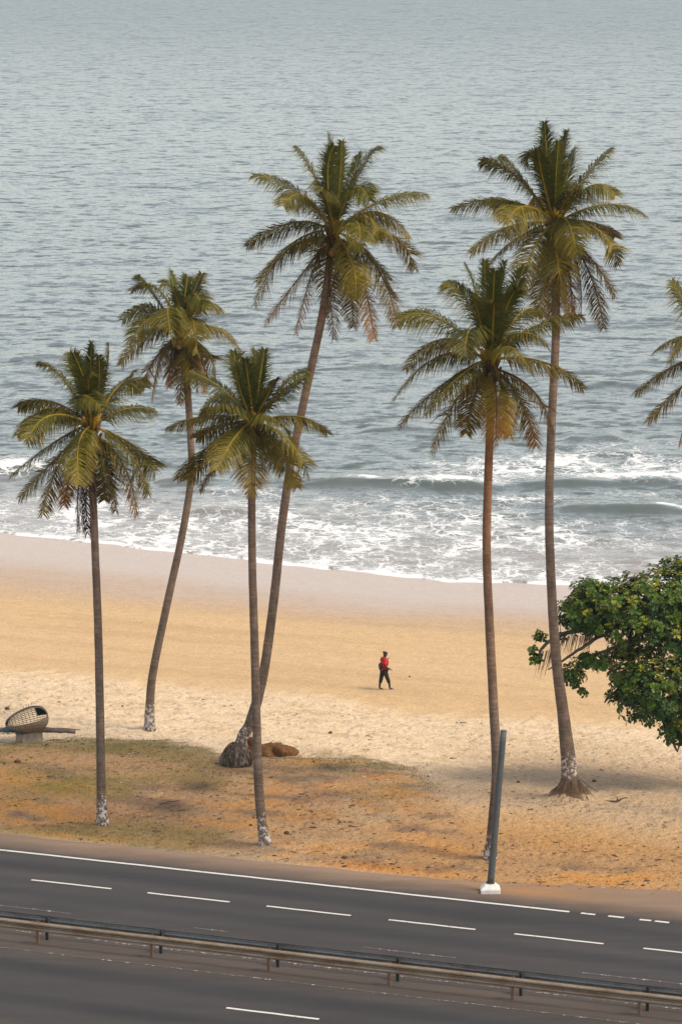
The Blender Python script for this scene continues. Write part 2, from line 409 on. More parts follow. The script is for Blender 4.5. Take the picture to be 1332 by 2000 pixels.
    col = L(col, (.50, .40, .29), ss(2.9, 1.8, t)*.45)
    # wet sand
    tau = t-(t_water(k)-69)*ss(45, 66, t)
    wet = ss(49.0, 64, tau+5*(fbm(k*.07, t*.3, 53, 4)-.5))
    damp = ss(49, 56, tau+3*(fbm(k*.08, t*.2, 54, 3)-.5))
    col = L(col, (.40, .265, .16), damp*.5); col = L(col, (.45, .315, .235), wet*.9)
    rough = np.clip(np.maximum(dry, soil*.9), 0.02, 1)*ss(40, 30, t)
    rough = np.maximum(rough, soil*.7)
    o = mesh_np('beach', np.c_[X, Y, z], grid_faces(len(ta), len(ka)), M['ground'], col=col, attrs=dict(wet=wet, rough=rough))
    return tag(o, kind='structure')
sheet_ground()

# ------------------------------------------------------------------ the sea
RIDGE = [  # crest line (sighted on the water), height, half width in front / behind
    ([(575, 948), (640, 943), (720, 944), (800, 947), (900, 952), (985, 953)], .62, .9, 3.2),
    ([(960, 948), (1080, 948), (1200, 944), (1345, 942)], .40, .9, 3.0),
    ([(1070, 994), (1150, 997), (1240, 999), (1345, 999)], .50, .9, 2.8),
    ([(1095, 858), (1150, 858), (1222, 855)], .36, 1.0, 3.2),
    ([(-25, 918), (40, 920), (85, 922)], .5, .9, 2.5),
    ([(300, 940), (345, 938), (390, 940)], .30, .9, 2.5), ([(370, 1000), (430, 998), (490, 1001)], .28, .9, 2.2),
    ([(895, 757), (960, 755), (1030, 760)], .36, 1.2, 3.5), ([(1120, 760), (1200, 752), (1290, 760)], .36, 1.2, 3.5), ([(700, 842), (800, 838), (880, 842)], .30, 1.0, 3.2),
    ([(480, 812), (540, 808), (600, 812)], .28, 1.0, 3.2), ([(140, 800), (220, 797), (300, 801)], .26, 1.0, 3.2), ([(20, 700), (120, 697), (200, 700)], .26, 1.3, 4.0), ([(640, 720), (740, 716), (820, 720)], .26, 1.3, 4.0),
    ([(1090, 560), (1190, 556), (1290, 560)], .35, 2.2, 6.0), ([(840, 428), (900, 425), (985, 429)], .45, 3.0, 9.0), ([(360, 620), (440, 616), (520, 620)], .28, 1.8, 5.0)]
BLOBS = [  # foam patches sighted on the water: x, y, half width, half height, amount
    (1010, 915, 190, 24, 1.15), (1130, 905, 130, 26, 1.2), (1270, 912, 110, 26, 1.25), (870, 938, 75, 9, 1.6), (950, 945, 70, 8, 1.1), (1070, 905, 45, 8, 1.5), (1240, 930, 120, 9, 1.5),
    (710, 938, 26, 3.5, 1.8), (845, 936, 28, 5, 1.9), (1305, 992, 32, 3.5, 1.8), (1230, 870, 120, 14, .55), (30, 908, 70, 13, 1.8), (100, 905, 60, 9, .6), (45, 890, 40, 6, .7),
    (60, 1000, 120, 30, .75), (180, 1010, 160, 38, .80), (60, 1030, 140, 14, .9), (330, 1020, 180, 36, .72), (480, 960, 90, 12, .5), (560, 1020, 200, 50, .78), (700, 1040, 220, 50, .80), (850, 1030, 200, 55, .72), (760, 980, 150, 14, .7),
    (960, 1060, 180, 45, .68), (1090, 1050, 130, 36, .62), (1230, 1050, 150, 40, .42), (1180, 1110, 160, 26, .5), (1050, 1035, 80, 8, .9), (1020, 975, 90, 9, .6), (1250, 965, 90, 8, .45), (240, 950, 60, 8, .4)]
def sheet_sea():
    ys = [168.0]
    while ys[-1] < 1500: ys.append(ys[-1]+min(.19*(ys[-1]/190)**2, 9))
    while ys[-1] < 26000: ys.append(ys[-1]*1.12)
    ys = np.array(ys)
    us = np.linspace(-1, 1, 330); us = np.r_[-12, -5, -2.6, -1.6, -1.2, us, 1.2, 1.6, 2.6, 5, 12]
    U, YY = np.meshgrid(us, ys); X = (U*(.118*YY+6)).ravel(); Y = YY.ravel()
    k, t = KT(X, Y); s = t-t_water(k)
    res = np.minimum(.19*(Y/190)**2, 9)
    z = np.full_like(X, SEA_Z)
    off = ss(2, 22, s)
    for lam, amp, ax in ((24, .06, .4), (9, .05, .7), (4.6, .055, .8), (2.2, .055, .9), (1.1, .03, 1.)):
        f = ss(lam*.9, lam*.35, res)
        z += off*f*amp*2*(fbm(X/lam*ax+.25*Y/lam, Y/lam, int(lam*10), 2)-.5)
    z += ss(.2, 3, s)*ss(30, 4, s)*.07*(fbm(k*.5, t*.9, 77, 3)-.5)
    foam = np.zeros_like(X); crest = np.zeros_like(X); face = np.zeros_like(X)
    for pts, h, wf, wb in RIDGE:
        P = [survey(a, b, SEA_Z) for a, b in pts]; xs = [p.x for p in P]
        yc = np.interp(X, xs, [p.y for p in P])+.8*(fbm(X*.35, X*0, 61, 3)-.5)
        span = xs[-1]-xs[0]; env = ss(xs[0]-.06*span, xs[0]+.22*span, X)*ss(xs[-1]+.06*span, xs[-1]-.22*span, X)
        env *= .7+.6*(fbm(X*.4, X*0+5, int(h*100), 2)-.25)
        d = Y-yc
        z += .8*h*env*np.where(d < 0, np.exp(-(d/wf)**2), np.exp(-(d/wb)**2))
        face = np.maximum(face, env*ss(-3.2, -1.4, d)*ss(1.2, .2, d)*min(1, h/.45))
    for px, py, rx, ry, a in BLOBS:
        p = survey(px, py, SEA_Z); q = survey(px+rx, py, SEA_Z); r1 = survey(px, py-ry, SEA_Z); r2 = survey(px, py+ry, SEA_Z)
        e = ((X-p.x)/(q.x-p.x))**2+((Y-p.y)/((r1.y-r2.y)/2))**2; g = a*np.exp(-e*.9)*(e < 6)
        if a >= 1.4: crest = np.maximum(crest, g*1.35)
        else: foam = np.maximum(foam, g*(.75 if py < 950 else 1))
    foam = np.maximum(foam*(1-.92*np.clip(face, 0, 1)), crest)
    foam = np.maximum(foam, .85*ss(2.6, .6, s)); foam = np.maximum(foam, .62*ss(9, 2, s)); foam = np.maximum(foam, 1.9*ss(.75, .2, s))
    foam *= .62+.45*fbm(k*.3, t*.3, 63, 3)
    foam *= ss(75, 55, s)
    z += .10*np.clip(foam-.8, 0, 1)*(fbm(X*2.2, Y*2.2, 64, 3))*off
    z += .07*ss(1.4, .5, s)*ss(-.3, .2, s)                                # the swash front is a small lip of water
    z = np.where(s < -.25, SEA_Z-.5*ss(-.25, -2, s)-.02, z)
    shal = ss(26, 3, s+8*(fbm(k*.12, t*.2, 65, 3)-.5))*.85
    o = mesh_np('sea', np.c_[X, Y, z], grid_faces(len(ys), len(us)), M['water'], attrs=dict(foam=foam, shallow=shal, far=ss(230, 1300, Y)))
    return tag(o, kind='structure')
sheet_sea()

# ------------------------------------------------------------------ the road
def verge(k):
    return np.interp(k, [-60, -3.9, 9.2, 14, 16, 20.7, 60], [2.3, 2.3, 2.35, 2.6, 3.2, 4.9, 5.4])+.35*(fbm(np.asarray(k)*.9, np.asarray(k)*0, 70, 4)-.5)
def sheet_road():
    ka = axis(-16, 34, .4, -2500, 2500); tf = np.r_[np.arange(-26, 1.9, .25)]
    K, T = np.meshgrid(ka, np.r_[tf, 2.2]); vg = verge(K)
    T[-1] = vg[-1]; T[-2] = np.minimum(T[-2], vg[-1]-.3)
    k, t = K.ravel(), T.ravel()
    z = np.full_like(k, .045); z[-len(ka):] = -.02
    last = np.zeros_like(k)
    n1 = fbm(k*.2, t*1.2, 71, 4); n2 = fbm(k*1.1, t*1.1, 72, 4)
    L = lambda a, c, f: a+(np.asarray(c)-a)*f[:, None]
    col = np.tile(np.array([.048, .042, .040]), (len(k), 1))
    for c0 in (-1.5, -4.5, -11.9, -14.9):                                  # darker, oily band along the middle of each lane and paler wheel tracks
        col = L(col, (.032, .030, .032), np.exp(-((t-c0)/.75)**2)*.7)
        for w in (-.85, .85): col = L(col, (.060, .052, .050), np.exp(-((t-c0-w)/.35)**2)*.5)
    br = np.maximum(ss(-.05, .7, t+.3*(n2-.5)), ss(-6.1, -7.6, t+.5*(n2-.5))*ss(-11.2, -9.9, t+.5*(n2-.5))*.6)
    col = L(col, (.125, .088, .066), br*.8)
    dust = ss(.2, 2.0, t+.9*(n2-.5)); col = L(col, (.27, .175, .115), dust*.75)
    soilp = np.exp(-(((k-16.0)/2.3)**2+((t-1.9)/.55)**2)); col = L(col, (.36, .18, .07), soilp*.9)
    col = L(col, (.105, .075, .056), ss(-14.8, -17.5, t+1.2*(n2-.5))*ss(.35, .6, fbm(k*.15, t*.5, 75, 3))*.6)
    for a_, b_, t0, t1 in ((1.5, 4.6, -5.9, -4.4), (15.0, 16.6, -2.4, -.6), (19.5, 21.0, -12.8, -11.6)):   # old repair patches
        col = L(col, (.038, .034, .034), ss(a_-.1, a_+.1, k+.25*(n2-.5))*ss(b_+.1, b_-.1, k)*ss(t0-.1, t0+.1, t)*ss(t1+.1, t1-.1, t)*.55)
    col *= (.78+.44*n1)[:, None]*(.92+.16*fbm(k*.05, t*.35, 74, 3))[:, None]
    o = mesh_np('road', np.c_[OX+DX*k+NX*(t+LANE), OY+DY*k+NY*(t+LANE), z], grid_faces(len(tf)+1, len(ka)), M['road'], col=col)
    return tag(o, kind='structure')
ROAD = sheet_road()
def strip(k0, k1, t, w, mat, jag=.02):
    n = max(2, int((k1-k0)/.5)+1); ks = np.linspace(k0, k1, n); V = []
    for i, kk in enumerate(ks):
        j = jag*(random.random()-.5)
        V += [W(kk, t-w/2+j, .053), W(kk, t+w/2+j, .053)]
    F = [(2*i, 2*i+2, 2*i+3, 2*i+1) for i in range(n-1)]
    o = mesh_np('lane_marking', V, F, mat, smooth=False); o.parent = ROAD
    return o
random.seed(4)
k_of = lambda px, py: KT(*survey(px, py, .05)[:2])[0]
strip(-60, k_of(1110, 1782), 0, .15, M['paint'])
for a, b in (((1130, 1787), (1158, 1790)), ((1184, 1792), (1214, 1796)), ((1246, 1798), (1269, 1800)), ((1276, 1801), (1304, 1804))):
    strip(k_of(*a), k_of(*b), 0, .15, M['paint'])
for i in range(-6, 14): strip(i*4.33, i*4.33+3, -LANE, .12, M['paint'])
for i in range(-6, 14): strip(11.65+(i-4)*4.33*3, 11.65+(i-4)*4.33*3+3, -13.39, .13, M['paint'])
for (a, b) in ((-6, 3.0), (7.4, 8.6), (13.3, 16.4), (20.6, 24.0)): strip(a, b, -6.15, .10, M['worn'])
strip(-40, 17, -8.55, .11, M['worn']); strip(17, 60, -8.55, .11, M['worn']); strip(-40, 60, -10.35, .09, M['worn'])
strip(-40, 60, -18.2, .12, M['paint'])

# ------------------------------------------------------------------ guardrails
def beam_mesh(name, L):
    prof = [(0, -.156), (.018, -.150), (.080, -.112), (.083, -.075), (.070, -.055), (.010, -.020), (.006, 0), (.010, .020), (.070, .055), (.083, .075), (.080, .112), (.018, .150), (0, .156)]
    back = [(d-.005, z) for d, z in prof[::-1]]
    ring = prof+back; n = len(ring); mb = MB()
    vs = [(x, -d, z) for x in (0, L) for d, z in ring]
    fs = [(j, (j+1) % n, n+(j+1) % n, n+j) for j in range(n)]
    mb.add(vs, fs); return mb
def guardrail(label, t, side, mrail, mpost, k_first):
    root = empty('guardrail', W(k_first, t, 0)); root.rotation_euler = (0, 0, -PHI if side < 0 else -PHI+math.pi)
    tag(root, label, 'guardrail')
    sx = 1 if side < 0 else -1
    bm = None; pm = None; bk = None
    rr = random.Random(3)
    for i in range(-4, 8):
        x = i*4*sx
        if bm is None:
            b = beam_mesh('rail_beam', 4.10).build('rail_beam', mrail, root, smooth=False); bm = b.data
        else: b = link(bpy.data.objects.new('rail_beam', bm), root)
        b.location = (x-.05, -.10+(.004 if i % 2 else 0), .64+rr.uniform(-.006, .006)); b.rotation_euler = (rr.uniform(-.02, .02), 0, 0)
        if pm is None:
            mb = MB()                                           # C-section post
            for c, s in (((0, 0), (.10, .008)), ((.046, .028), (.008, .055)), ((-.046, .028), (.008, .055))):
                mb.box((c[0], c[1], .29), (s[0], s[1], 1.02))
            p = mb.build('post', mpost, root, smooth=False); pm = p.data
        else: p = link(bpy.data.objects.new('post', pm), root)
        p.location = (x+.12, .02, 0); p.rotation_euler = (rr.uniform(-.015, .015), rr.uniform(-.015, .015), 0)
        if bk is None:
            mb = MB(); mb.box((0, 0, 0), (.085, .105, .20)); q = mb.build('spacer', mpost, root, smooth=False, bevel=.008); bk = q.data
        else: q = link(bpy.data.objects.new('spacer', bk), root)
        q.location = (x+.12, -.045, .64)
    return root
random.seed(5)
guardrail('rusty brown guardrail facing the near carriageway, in front of the grey one', -9.56, -1, M['rail_rust'], M['post_rust'], 3.43-.12)
guardrail('dark grey guardrail facing the far carriageway, behind the rusty one', -9.02, 1, M['rail_grey'], M['post_dark'], 3.55+.12)

# ------------------------------------------------------------------ lamp pole
def lamp_pole():
    b = ground_at(957, 1744); b.z = .03
    top = sight(983, 1428, b.y+.1)
    root = empty('lamp_pole', b); tag(root, 'leaning grey metal pole set in a white concrete foot at the road edge', 'pole')
    mb = MB(); mb.box((0, 0, .08), (.66, .62, .16)); mb.box((0, 0, .235), (.64, .60, .15), taper=.52)
    mb.build('foot', M['conc_white'], root, smooth=False, bevel=.02)
    d = top-b; mb = MB(); n = 14
    mb.tube([Vector((0, 0, .2))+(d-Vector((0, 0, .2)))*(i/n) for i in range(n+1)], [.118-.012*(i/n) for i in range(n+1)], 16)
    mb.build('shaft', M['pole'], root)
    mb = MB(); mb.tube([(0, 0, .29), (.003, 0, .34)], [.155, .15], 16); mb.build('flange', M['pole'], root, smooth=False)
    mb = MB(); mb.tube([d, d+Vector((.002, 0, .03))], [.11, .10], 16); mb.build('end_cap', M['pole'], root, smooth=False)
lamp_pole()

# ------------------------------------------------------------------ palms
G1, G2, YL, BRN, ORG = (np.array(c) for c in ((.020, .038, .006), (.066, .084, .009), (.36, .225, .016), (.115, .048, .022), (.38, .155, .022)))
def bez(p0, p1, p2, u): return p0*(1-u)**2+p1*2*u*(1-u)+p2*u*u
def frond(root, p0, via, tip, age, rng, dead=False, dens=150, lmax=1.50):
    p1 = via*2-(p0+tip)*.5
    N = 26; P = [bez(p0, p1, tip, i/N) for i in range(N+1)]
    Ln = sum((P[i+1]-P[i]).length for i in range(N))
    hor = Vector((tip.x-p0.x, tip.y-p0.y, 0)); hor = hor.normalized() if hor.length > .05 else Vector((0, -1, 0))
    V, F, C = [], [], []
    twist = rng.uniform(-1.0, 1.0)
    hue = rng.random(); hue2 = rng.random()
    gcol = G1+(G2-G1)*(.15+.75*hue)*(1 if age < .7 else .8)
    lf = lmax*(.8+.1*min(Ln, 4.5)/4.5)*(Ln/4.0)**.35
    clump = [rng.uniform(.88, 1.08) for _ in range(14)]
    for j in range(dens):
        u0 = .10+.90*(j+rng.random()*.6)/dens
        T = (bez(p0, p1, tip, min(1, u0+.02))-bez(p0, p1, tip, u0-.02)).normalized(); c = bez(p0, p1, tip, min(u0, 1))
        up = Vector((0, 0, 1))-hor*.55; up = up-T*up.dot(T)
        if up.length < 1e-3: up = T.orthogonal()
        up.normalize(); S = T.cross(up)
        tw = twist*u0; S, up = S*math.cos(tw)+up*math.sin(tw), up*math.cos(tw)-S*math.sin(tw)
        prof = (math.sin(math.pi*min(1, (u0*.84+.10)))**.7)*clump[min(13, int(u0*14))]
        for sd in (-1, 1):
            if dead and rng.random() < .35: continue
            if rng.random() < .04: continue
            ll = lf*prof*rng.uniform(.78, 1.10)*(1-.20*age*u0)
            fw = (.45+.8*u0**1.5)*(1-.42*max(0, -T.z))+rng.uniform(-.20, .20)
            if age < .22: ll *= .62+1.7*age; fw += .55-2.5*age
            vee = .42-1.15*min(age, .75)*(1-.7*max(0, -T.z))+rng.uniform(-.22, .22)
            dr = (S*sd+T*fw+up*vee).normalized()
            g = (.22+.85*age+rng.uniform(0, .45))*(1.5 if dead else (1-.78*max(0, -T.z)))
            a = c; m = a+(dr+Vector((0, 0, -g*.30))).normalized()*ll*.45
            e = m+(dr*.6+Vector((0, 0, -g*.95))).normalized()*ll*.55
            w = .0145*rng.uniform(.8, 1.25)
            wd = dr.cross(up*sd).normalized()*w if dr.cross(up).length > .01 else T*w
            n = len(V); V += [a-wd*.7, a+wd*.7, m-wd, m+wd, e]
            F += [(n, n+1, n+3), (n, n+3, n+2), (n+2, n+3, n+4)]
            yy = np.clip(.05+.65*rng.random()**3+.25*(u0-.5)+.25*age+.45*age*hue2, 0, 1)
            cc = gcol+(YL-gcol)*yy*(.30+.60*min(1, age*1.6))
            bb = np.clip((age-.68)*2.2*(.10+u0*1.3)+.25*(rng.random()-.55), 0, 1)
            cc = cc+(BRN-cc)*bb
            if age > .66 and hue > .45: cc = cc+(ORG-cc)*np.clip((u0-.62+.25*age)*1.6, 0, .7)
            if dead: cc = BRN*rng.uniform(.45, 1.0)
            tipc = cc+((BRN if age > .5 else YL)-cc)*.25
            C += [cc]*4+[tipc]
    o = mesh_np('frond', [tuple(v-p0) for v in V], F, M['frond'], root, smooth=False, col=np.array(C)); o.location = p0
    if dead: o['label'] = 'dead brown frond hanging straight down'
    mb = MB(); rc = YL*.9 if age < .75 else BRN*1.2
    if dead: rc = BRN*.7
    mb.tube([p-p0 for p in P[::2]], [.042*(1-i/(N/2))**.8+.006 for i in range(N//2+1)], 5, tuple(rc))
    r = mb.build('rachis', M['frond'], o)
    return o
def trunk_mesh(root, pts, r0, r1, flare, paint_h, rng, warm=0.0, flare_len=.6, paint_lo=0.0):
    pts = [Vector(p) for p in pts]
    # resample a smooth curve through the points
    Q = []; n = len(pts)
    for i in range(n-1):
        a, b, c, d = pts[max(i-1, 0)], pts[i], pts[i+1], pts[min(i+2, n-1)]
        m = max(2, int((c-b).length/.075))
        for j in range(m):
            u = j/m; Q.append(.5*((2*b)+(c-a)*u+(2*a-5*b+4*c-d)*u*u+(3*b-a-3*c+d)*u**3))
    Q.append(pts[-1]); Ltot = sum((Q[i+1]-Q[i]).length for i in range(len(Q)-1))
    NS = 16; V, C, PA = [], [], []; s = 0; ref = Vector((1, 0, 0)); nxt = 0; ph = 0
    for i, p in enumerate(Q):
        if i: s += (Q[i]-Q[i-1]).length
        T = (Q[min(i+1, len(Q)-1)]-Q[max(i-1, 0)]).normalized(); ref = (ref-T*ref.dot(T)).normalized(); B = T.cross(ref)
        u = s/Ltot; r = r0+(r1-r0)*u**.8+flare*math.exp(-s/flare_len)
        ring = (.5+.5*math.sin(s*2*math.pi/.15+2.2*math.sin(s*1.9)+1.3*math.sin(s*4.3)))*rng.uniform(.6, 1.1)
        r *= 1+.050*ring
        tone = rng.uniform(.9, 1.1)
        for j in range(NS):
            a = 2*math.pi*j/NS
            rr = r*(1+.045*(float(vn(j*.9, s*2.2, 5))-.5)+flare*.5*math.exp(-s/.3)*math.sin(a*5+s))
            V.append(p+(ref*math.cos(a)+B*math.sin(a))*rr)
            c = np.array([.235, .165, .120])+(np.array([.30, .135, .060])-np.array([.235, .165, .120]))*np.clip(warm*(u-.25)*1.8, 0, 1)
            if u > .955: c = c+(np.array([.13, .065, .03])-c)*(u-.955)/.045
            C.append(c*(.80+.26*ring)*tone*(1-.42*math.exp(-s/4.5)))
            PA.append((.30+.20*(1-s/paint_h))*min(1, .35+(paint_h-s)/(.5*paint_h))*min(1, .4+(s-paint_lo)/.35) if paint_h and paint_lo < s < paint_h else 0)
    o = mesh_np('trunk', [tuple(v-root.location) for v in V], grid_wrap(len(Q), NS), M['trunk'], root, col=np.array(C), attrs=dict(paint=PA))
    return o, Q
def grid_wrap(nr, n):
    return np.array([(i*n+j, i*n+(j+1) % n, (i+1)*n+(j+1) % n, (i+1)*n+j) for i in range(nr-1) for j in range(n)])
def palm(key, label, trunk_px, crown_px, fr, r0, r1, flare, paint_h, warm=0., lean_y=0., nuts=8, L0=4.1, seed=1, fill=2, flare_len=.6, paint_lo=0.0):
    rng = random.Random(seed); b = BASE[key].copy()
    kk, tt = KT(b.x, b.y); b.z = float(hz(kk, tt))
    root = empty('coconut_palm', b); tag(root, label, 'palm tree', 'coconut palms along the beach')
    tot = trunk_px[0][1]-crown_px[1]
    pts = [b+Vector((0, 0, -.15))]
    for x, y in trunk_px[1:]:
        pts.append(sight(x, y, b.y+lean_y*((trunk_px[0][1]-y)/tot)**1.3))
    yc = b.y+lean_y
    c = sight(*crown_px, yc); pts.append(c)
    trunk_mesh(root, pts, r0, r1, flare, paint_h, rng, warm, flare_len, paint_lo)
    pxm = FPX/(yc*math.cos(PITCH)+(CAM_H-c.z)*math.sin(PITCH))
    loc = c-b
    for f in fr:
        vx, vy, tx, ty, dep, age = f[:6]; dead = len(f) > 6
        def off(px, py): return Vector(((px-crown_px[0])/pxm, 0, -(py-crown_px[1])/pxm/math.cos(PITCH*.6)))
        ti, vi = off(tx, ty), off(vx, vy)
        inpl = ti.length
        D = math.sqrt(max(.15, (L0*(.80+.12*rng.random()))**2-inpl**2)) if not dead else .35
        D = min(D, 3.0)*dep                                             # dep: -1 towards the road, +1 towards the sea, part values between
        ti.y += D; vi.y += D*.56
        st = loc+Vector((ti.x*.03, ti.y*.04, -.10+.10*rng.random()-(.3 if age > .6 else 0)))
        frond(root, st, loc+vi, loc+ti, age, rng, dead)
    # more fronds filling the ring between the ones set out above
    for q in range(fill):
        az = q*2.399+seed; age = (q+.5)/fill*.8; el = 1.15-1.75*age; L = L0*rng.uniform(.72, .9)
        h = Vector((math.cos(az), math.sin(az), 0)); ti = h*L*math.cos(el)*.95+Vector((0, 0, L*math.sin(el)*.9-.5*age)); vi = h*L*.50*math.cos(el*.7)+Vector((0, 0, L*.52*math.sin(min(1.3, el+.45))))
        st = loc+h*.08+Vector((0, 0, -.12-.3*age)); frond(root, st, loc+vi, loc+ti, age, rng)
    # spear leaf in the heart of the crown
    # leaf bases and fibre sheath
    mb = MB()
    ax = (pts[-1]-pts[-2]).normalized()
    for j in range(16):
        a = j*2.4; r = .10+.05*(j % 3); h0 = -.85+.055*j
        d = Vector((math.cos(a), math.sin(a), 0))
        p0 = loc+ax*h0+d*.12
        mb.tube([p0, p0+d*.10+Vector((0, 0, .28)), p0+d*.24+Vector((0, 0, .52))], [.085, .075, .04], 5, tuple((BRN*1.1 if j < 9 else YL*.8+BRN*.3)*rng.uniform(.6, 1.25)))
    mb.build('leaf_sheath', M['fibre'], root)
    nm = None
    for j in range(nuts):
        a = rng.uniform(0, 6.28); rr = rng.uniform(.26, .42); p = loc+Vector((math.cos(a)*rr, math.sin(a)*rr, -.55-.35*rng.random()))
        if nm is None:
            bm = bmesh.new(); bmesh.ops.create_icosphere(bm, subdivisions=2, radius=.13)
            for v in bm.verts:
                v.co.z *= 1.25; v.co *= 1-.10*max(0, v.co.z/.16)
            me = bpy.data.meshes.new('coconut'); bm.to_mesh(me); bm.free(); me.materials.append(M['nut']); nm = me
            for q in me.polygons: q.use_smooth = True
        o = link(bpy.data.objects.new('coconut', nm), root); o.location = p; o.rotation_euler = (rng.uniform(-.5, .5), rng.uniform(-.5, .5), a)
        o.scale = [rng.uniform(.8, 1.05)]*3
    # flower stalks
    for j in range(3):
        a = rng.uniform(0, 6.28); d = Vector((math.cos(a), math.sin(a), 0)); p = loc+Vector((0, 0, -.35))
        mb = MB(); mb.tube([p, p+d*.35+Vector((0, 0, .15)), p+d*.75+Vector((0, 0, -.05)), p+d*.95+Vector((0, 0, -.35))], [.03, .025, .018, .01], 5, tuple(YL*1.1))
        for q in range(9):
            u = .3+.07*q; c0 = p+d*(.35+.5*u)+Vector((0, 0, .1-.3*u)); e = c0+Vector((rng.uniform(-.15, .15), rng.uniform(-.15, .15), -.35))
            mb.tube([c0, e], [.012, .006], 4, tuple(ORG*.9))
        mb.build('flower_stalk', M['fibre'], root)
    return root
T_, A_ = -1, 1   # towards the road, towards the sea
palm('A', 'coconut palm with dead brown fronds hanging beside its trunk, whitewashed foot on the verge',
     [(202, 1618), (199, 1560), (197, 1450), (193, 1250), (186, 1060), (180, 900)], (179, 828),
     [(101, 787, 34, 800, A_*.6, .35), (103, 804, 61, 852, T_*.8, .45), (125, 742, 77, 712, A_*.5, .15), (160, 755, 136, 694, A_*.6, .05), (178, 745, 180, 672, A_*.7, .0), (207, 742, 214, 674, A_*.3, .05), (172, 752, 150, 684, T_*.5, .0), (196, 752, 198, 690, T_*.4, .0),
      (240, 806, 297, 811, A_*.6, .3), (103, 867, 20, 931, A_*.4, .5), (103, 903, 36, 975, A_*.8, .6), (116, 905, 84, 1004, T_*.8, .6), (160, 856, 166, 922, T_*1., .5), (211, 905, 226, 996, T_*.8, .65), (240, 905, 267, 1006, T_*.5, .72), (254, 885, 290, 965, T_*.5, .5),
      (260, 875, 300, 936, A_*.7, .55), (154, 940, 150, 1040, .2, .95, 1), (168, 945, 169, 1042, -.2, .95, 1), (165, 765, 206, 776, T_*.8, .2), (145, 905, 122, 990, A_*.4, .75), (196, 920, 200, 985, A_*.6, .7), (225, 770, 255, 745, A_*.9, .1)],
     .165, .125, .10, 1.75, .1, .4, 7, 3.5, 11, 3)
palm('B', 'slender curved coconut palm standing alone on open sand with shaggy drooping crown',
     [(293, 1424), (293, 1385), (300, 1310), (329, 1170), (358, 1035), (374, 930), (373, 860), (368, 780), (361, 700)], (353, 640),
     [(309, 566, 256, 571, A_*.5, .2), (340, 580, 332, 537, A_*.7, .0), (375, 582, 393, 540, A_*.5, .1), (380, 572, 398, 600, T_*.5, .2), (293, 604, 238, 629, A_*.4, .3), (306, 614, 256, 664, T_*.5, .4), (288, 652, 235, 715, A_*.5, .6), (304, 700, 270, 768, A_*.5, .7), (317, 690, 296, 781, T_*.7, .7),
      (357, 700, 350, 788, T_*.9, .75), (372, 695, 367, 775, T_*.6, .72), (392, 700, 402, 764, T_*.4, .9), (404, 688, 421, 748, A_*.5, .65), (420, 640, 466, 684, A_*.3, .5), (333, 592, 343, 655, T_*.9, .35), (378, 615, 390, 675, T_*.9, .4), (335, 690, 328, 760, A_*.4, .8), (345, 570, 320, 548, T_*.4, .1), (362, 575, 366, 545, A_*.3, .0), (380, 700, 384, 770, A_*.7, .75)],
     .17, .13, .12, 1.7, .1, -.3, 6, 3.3, 22, 3)
palm('C', 'tallest leaning coconut palm, growing out of a swollen exposed root ball',
     [(462, 1494), (474, 1440), (489, 1412), (514, 1320), (534, 1180), (549, 1040), (566, 920), (590, 800), (612, 700), (632, 600)], (652, 448),
     [(574, 433, 483, 478, T_*.4, .4), (580, 375, 496, 343, A_*.4, .2), (618, 355, 578, 289, A_*.5, .15), (652, 355, 640, 264, A_*.6, .0), (663, 355, 667, 277, T_*.2, .0), (704, 335, 739, 293, A_*.4, .1), (745, 392, 830, 380, A_*.3, .25), (760, 458, 811, 526, A_*.3, .5), (735, 520, 776, 637, T_*.4, .85), (720, 495, 770, 576, A_*.4, .6),
      (705, 540, 730, 661, T_*.7, .82), (643, 520, 652, 660, T_*.9, .8), (688, 510, 694, 570, T_*1., .6), (616, 515, 577, 649, T_*.6, .78), (590, 535, 518, 631, A_*.5, .85), (560, 490, 496, 595, A_*.4, .65), (575, 470, 502, 546, T_*.6, .6), (690, 365, 722, 385, T_*.6, .2), (636, 372, 628, 362, T_*.9, .2), (715, 420, 740, 462, T_*.5, .4), (695, 425, 700, 478, T_*.9, .45), (655, 530, 620, 640, A_*.4, .7), (680, 540, 690, 640, A_*.6, .75), (640, 345, 652, 285, T_*.6, .0), (690, 350, 700, 310, A_*.9, .05)],
     .185, .140, .09, 2.4, .25, .3, 9, 4.1, 33, 3, 1.6, .9)
palm('D', 'upright coconut palm on the verge with kinked whitewashed foot, in front of the root-ball palm',
     [(519, 1652), (508, 1570), (503, 1470), (498, 1280), (493, 1100), (492, 950), (494, 870)], (495, 820),
     [(405, 813, 327, 837, A_*.3, .4), (433, 762, 370, 730, A_*.4, .2), (448, 792, 400, 790, T_*.6, .25), (470, 748, 456, 692, A_*.5, .05), (487, 748, 481, 698, T_*.3, .0), (507, 748, 516, 690, A_*.4, .0), (549, 775, 597, 740, A_*.4, .15), (582, 815, 638, 850, A_*.3, .4), (560, 852, 605, 926, T_*.5, .55), (546, 878, 580, 948, T_*.5, .65),
      (494, 880, 493, 952, T_*1., .82), (436, 888, 390, 959, T_*.3, .92), (412, 868, 347, 936, T_*.3, .55), (428, 872, 365, 940, A_*.4, .65), (458, 848, 428, 898, T_*1., .5), (435, 838, 380, 867, A_*.6, .45), (526, 805, 567, 832, T_*.7, .3), (470, 752, 465, 705, T_*.6, .0), (525, 762, 540, 730, T_*.6, .1), (530, 870, 545, 925, A_*.6, .6), (498, 745, 497, 695, A_*.6, 0.)],
     .165, .125, .08, 1.7, .15, .3, 7, 3.5, 44, 2)
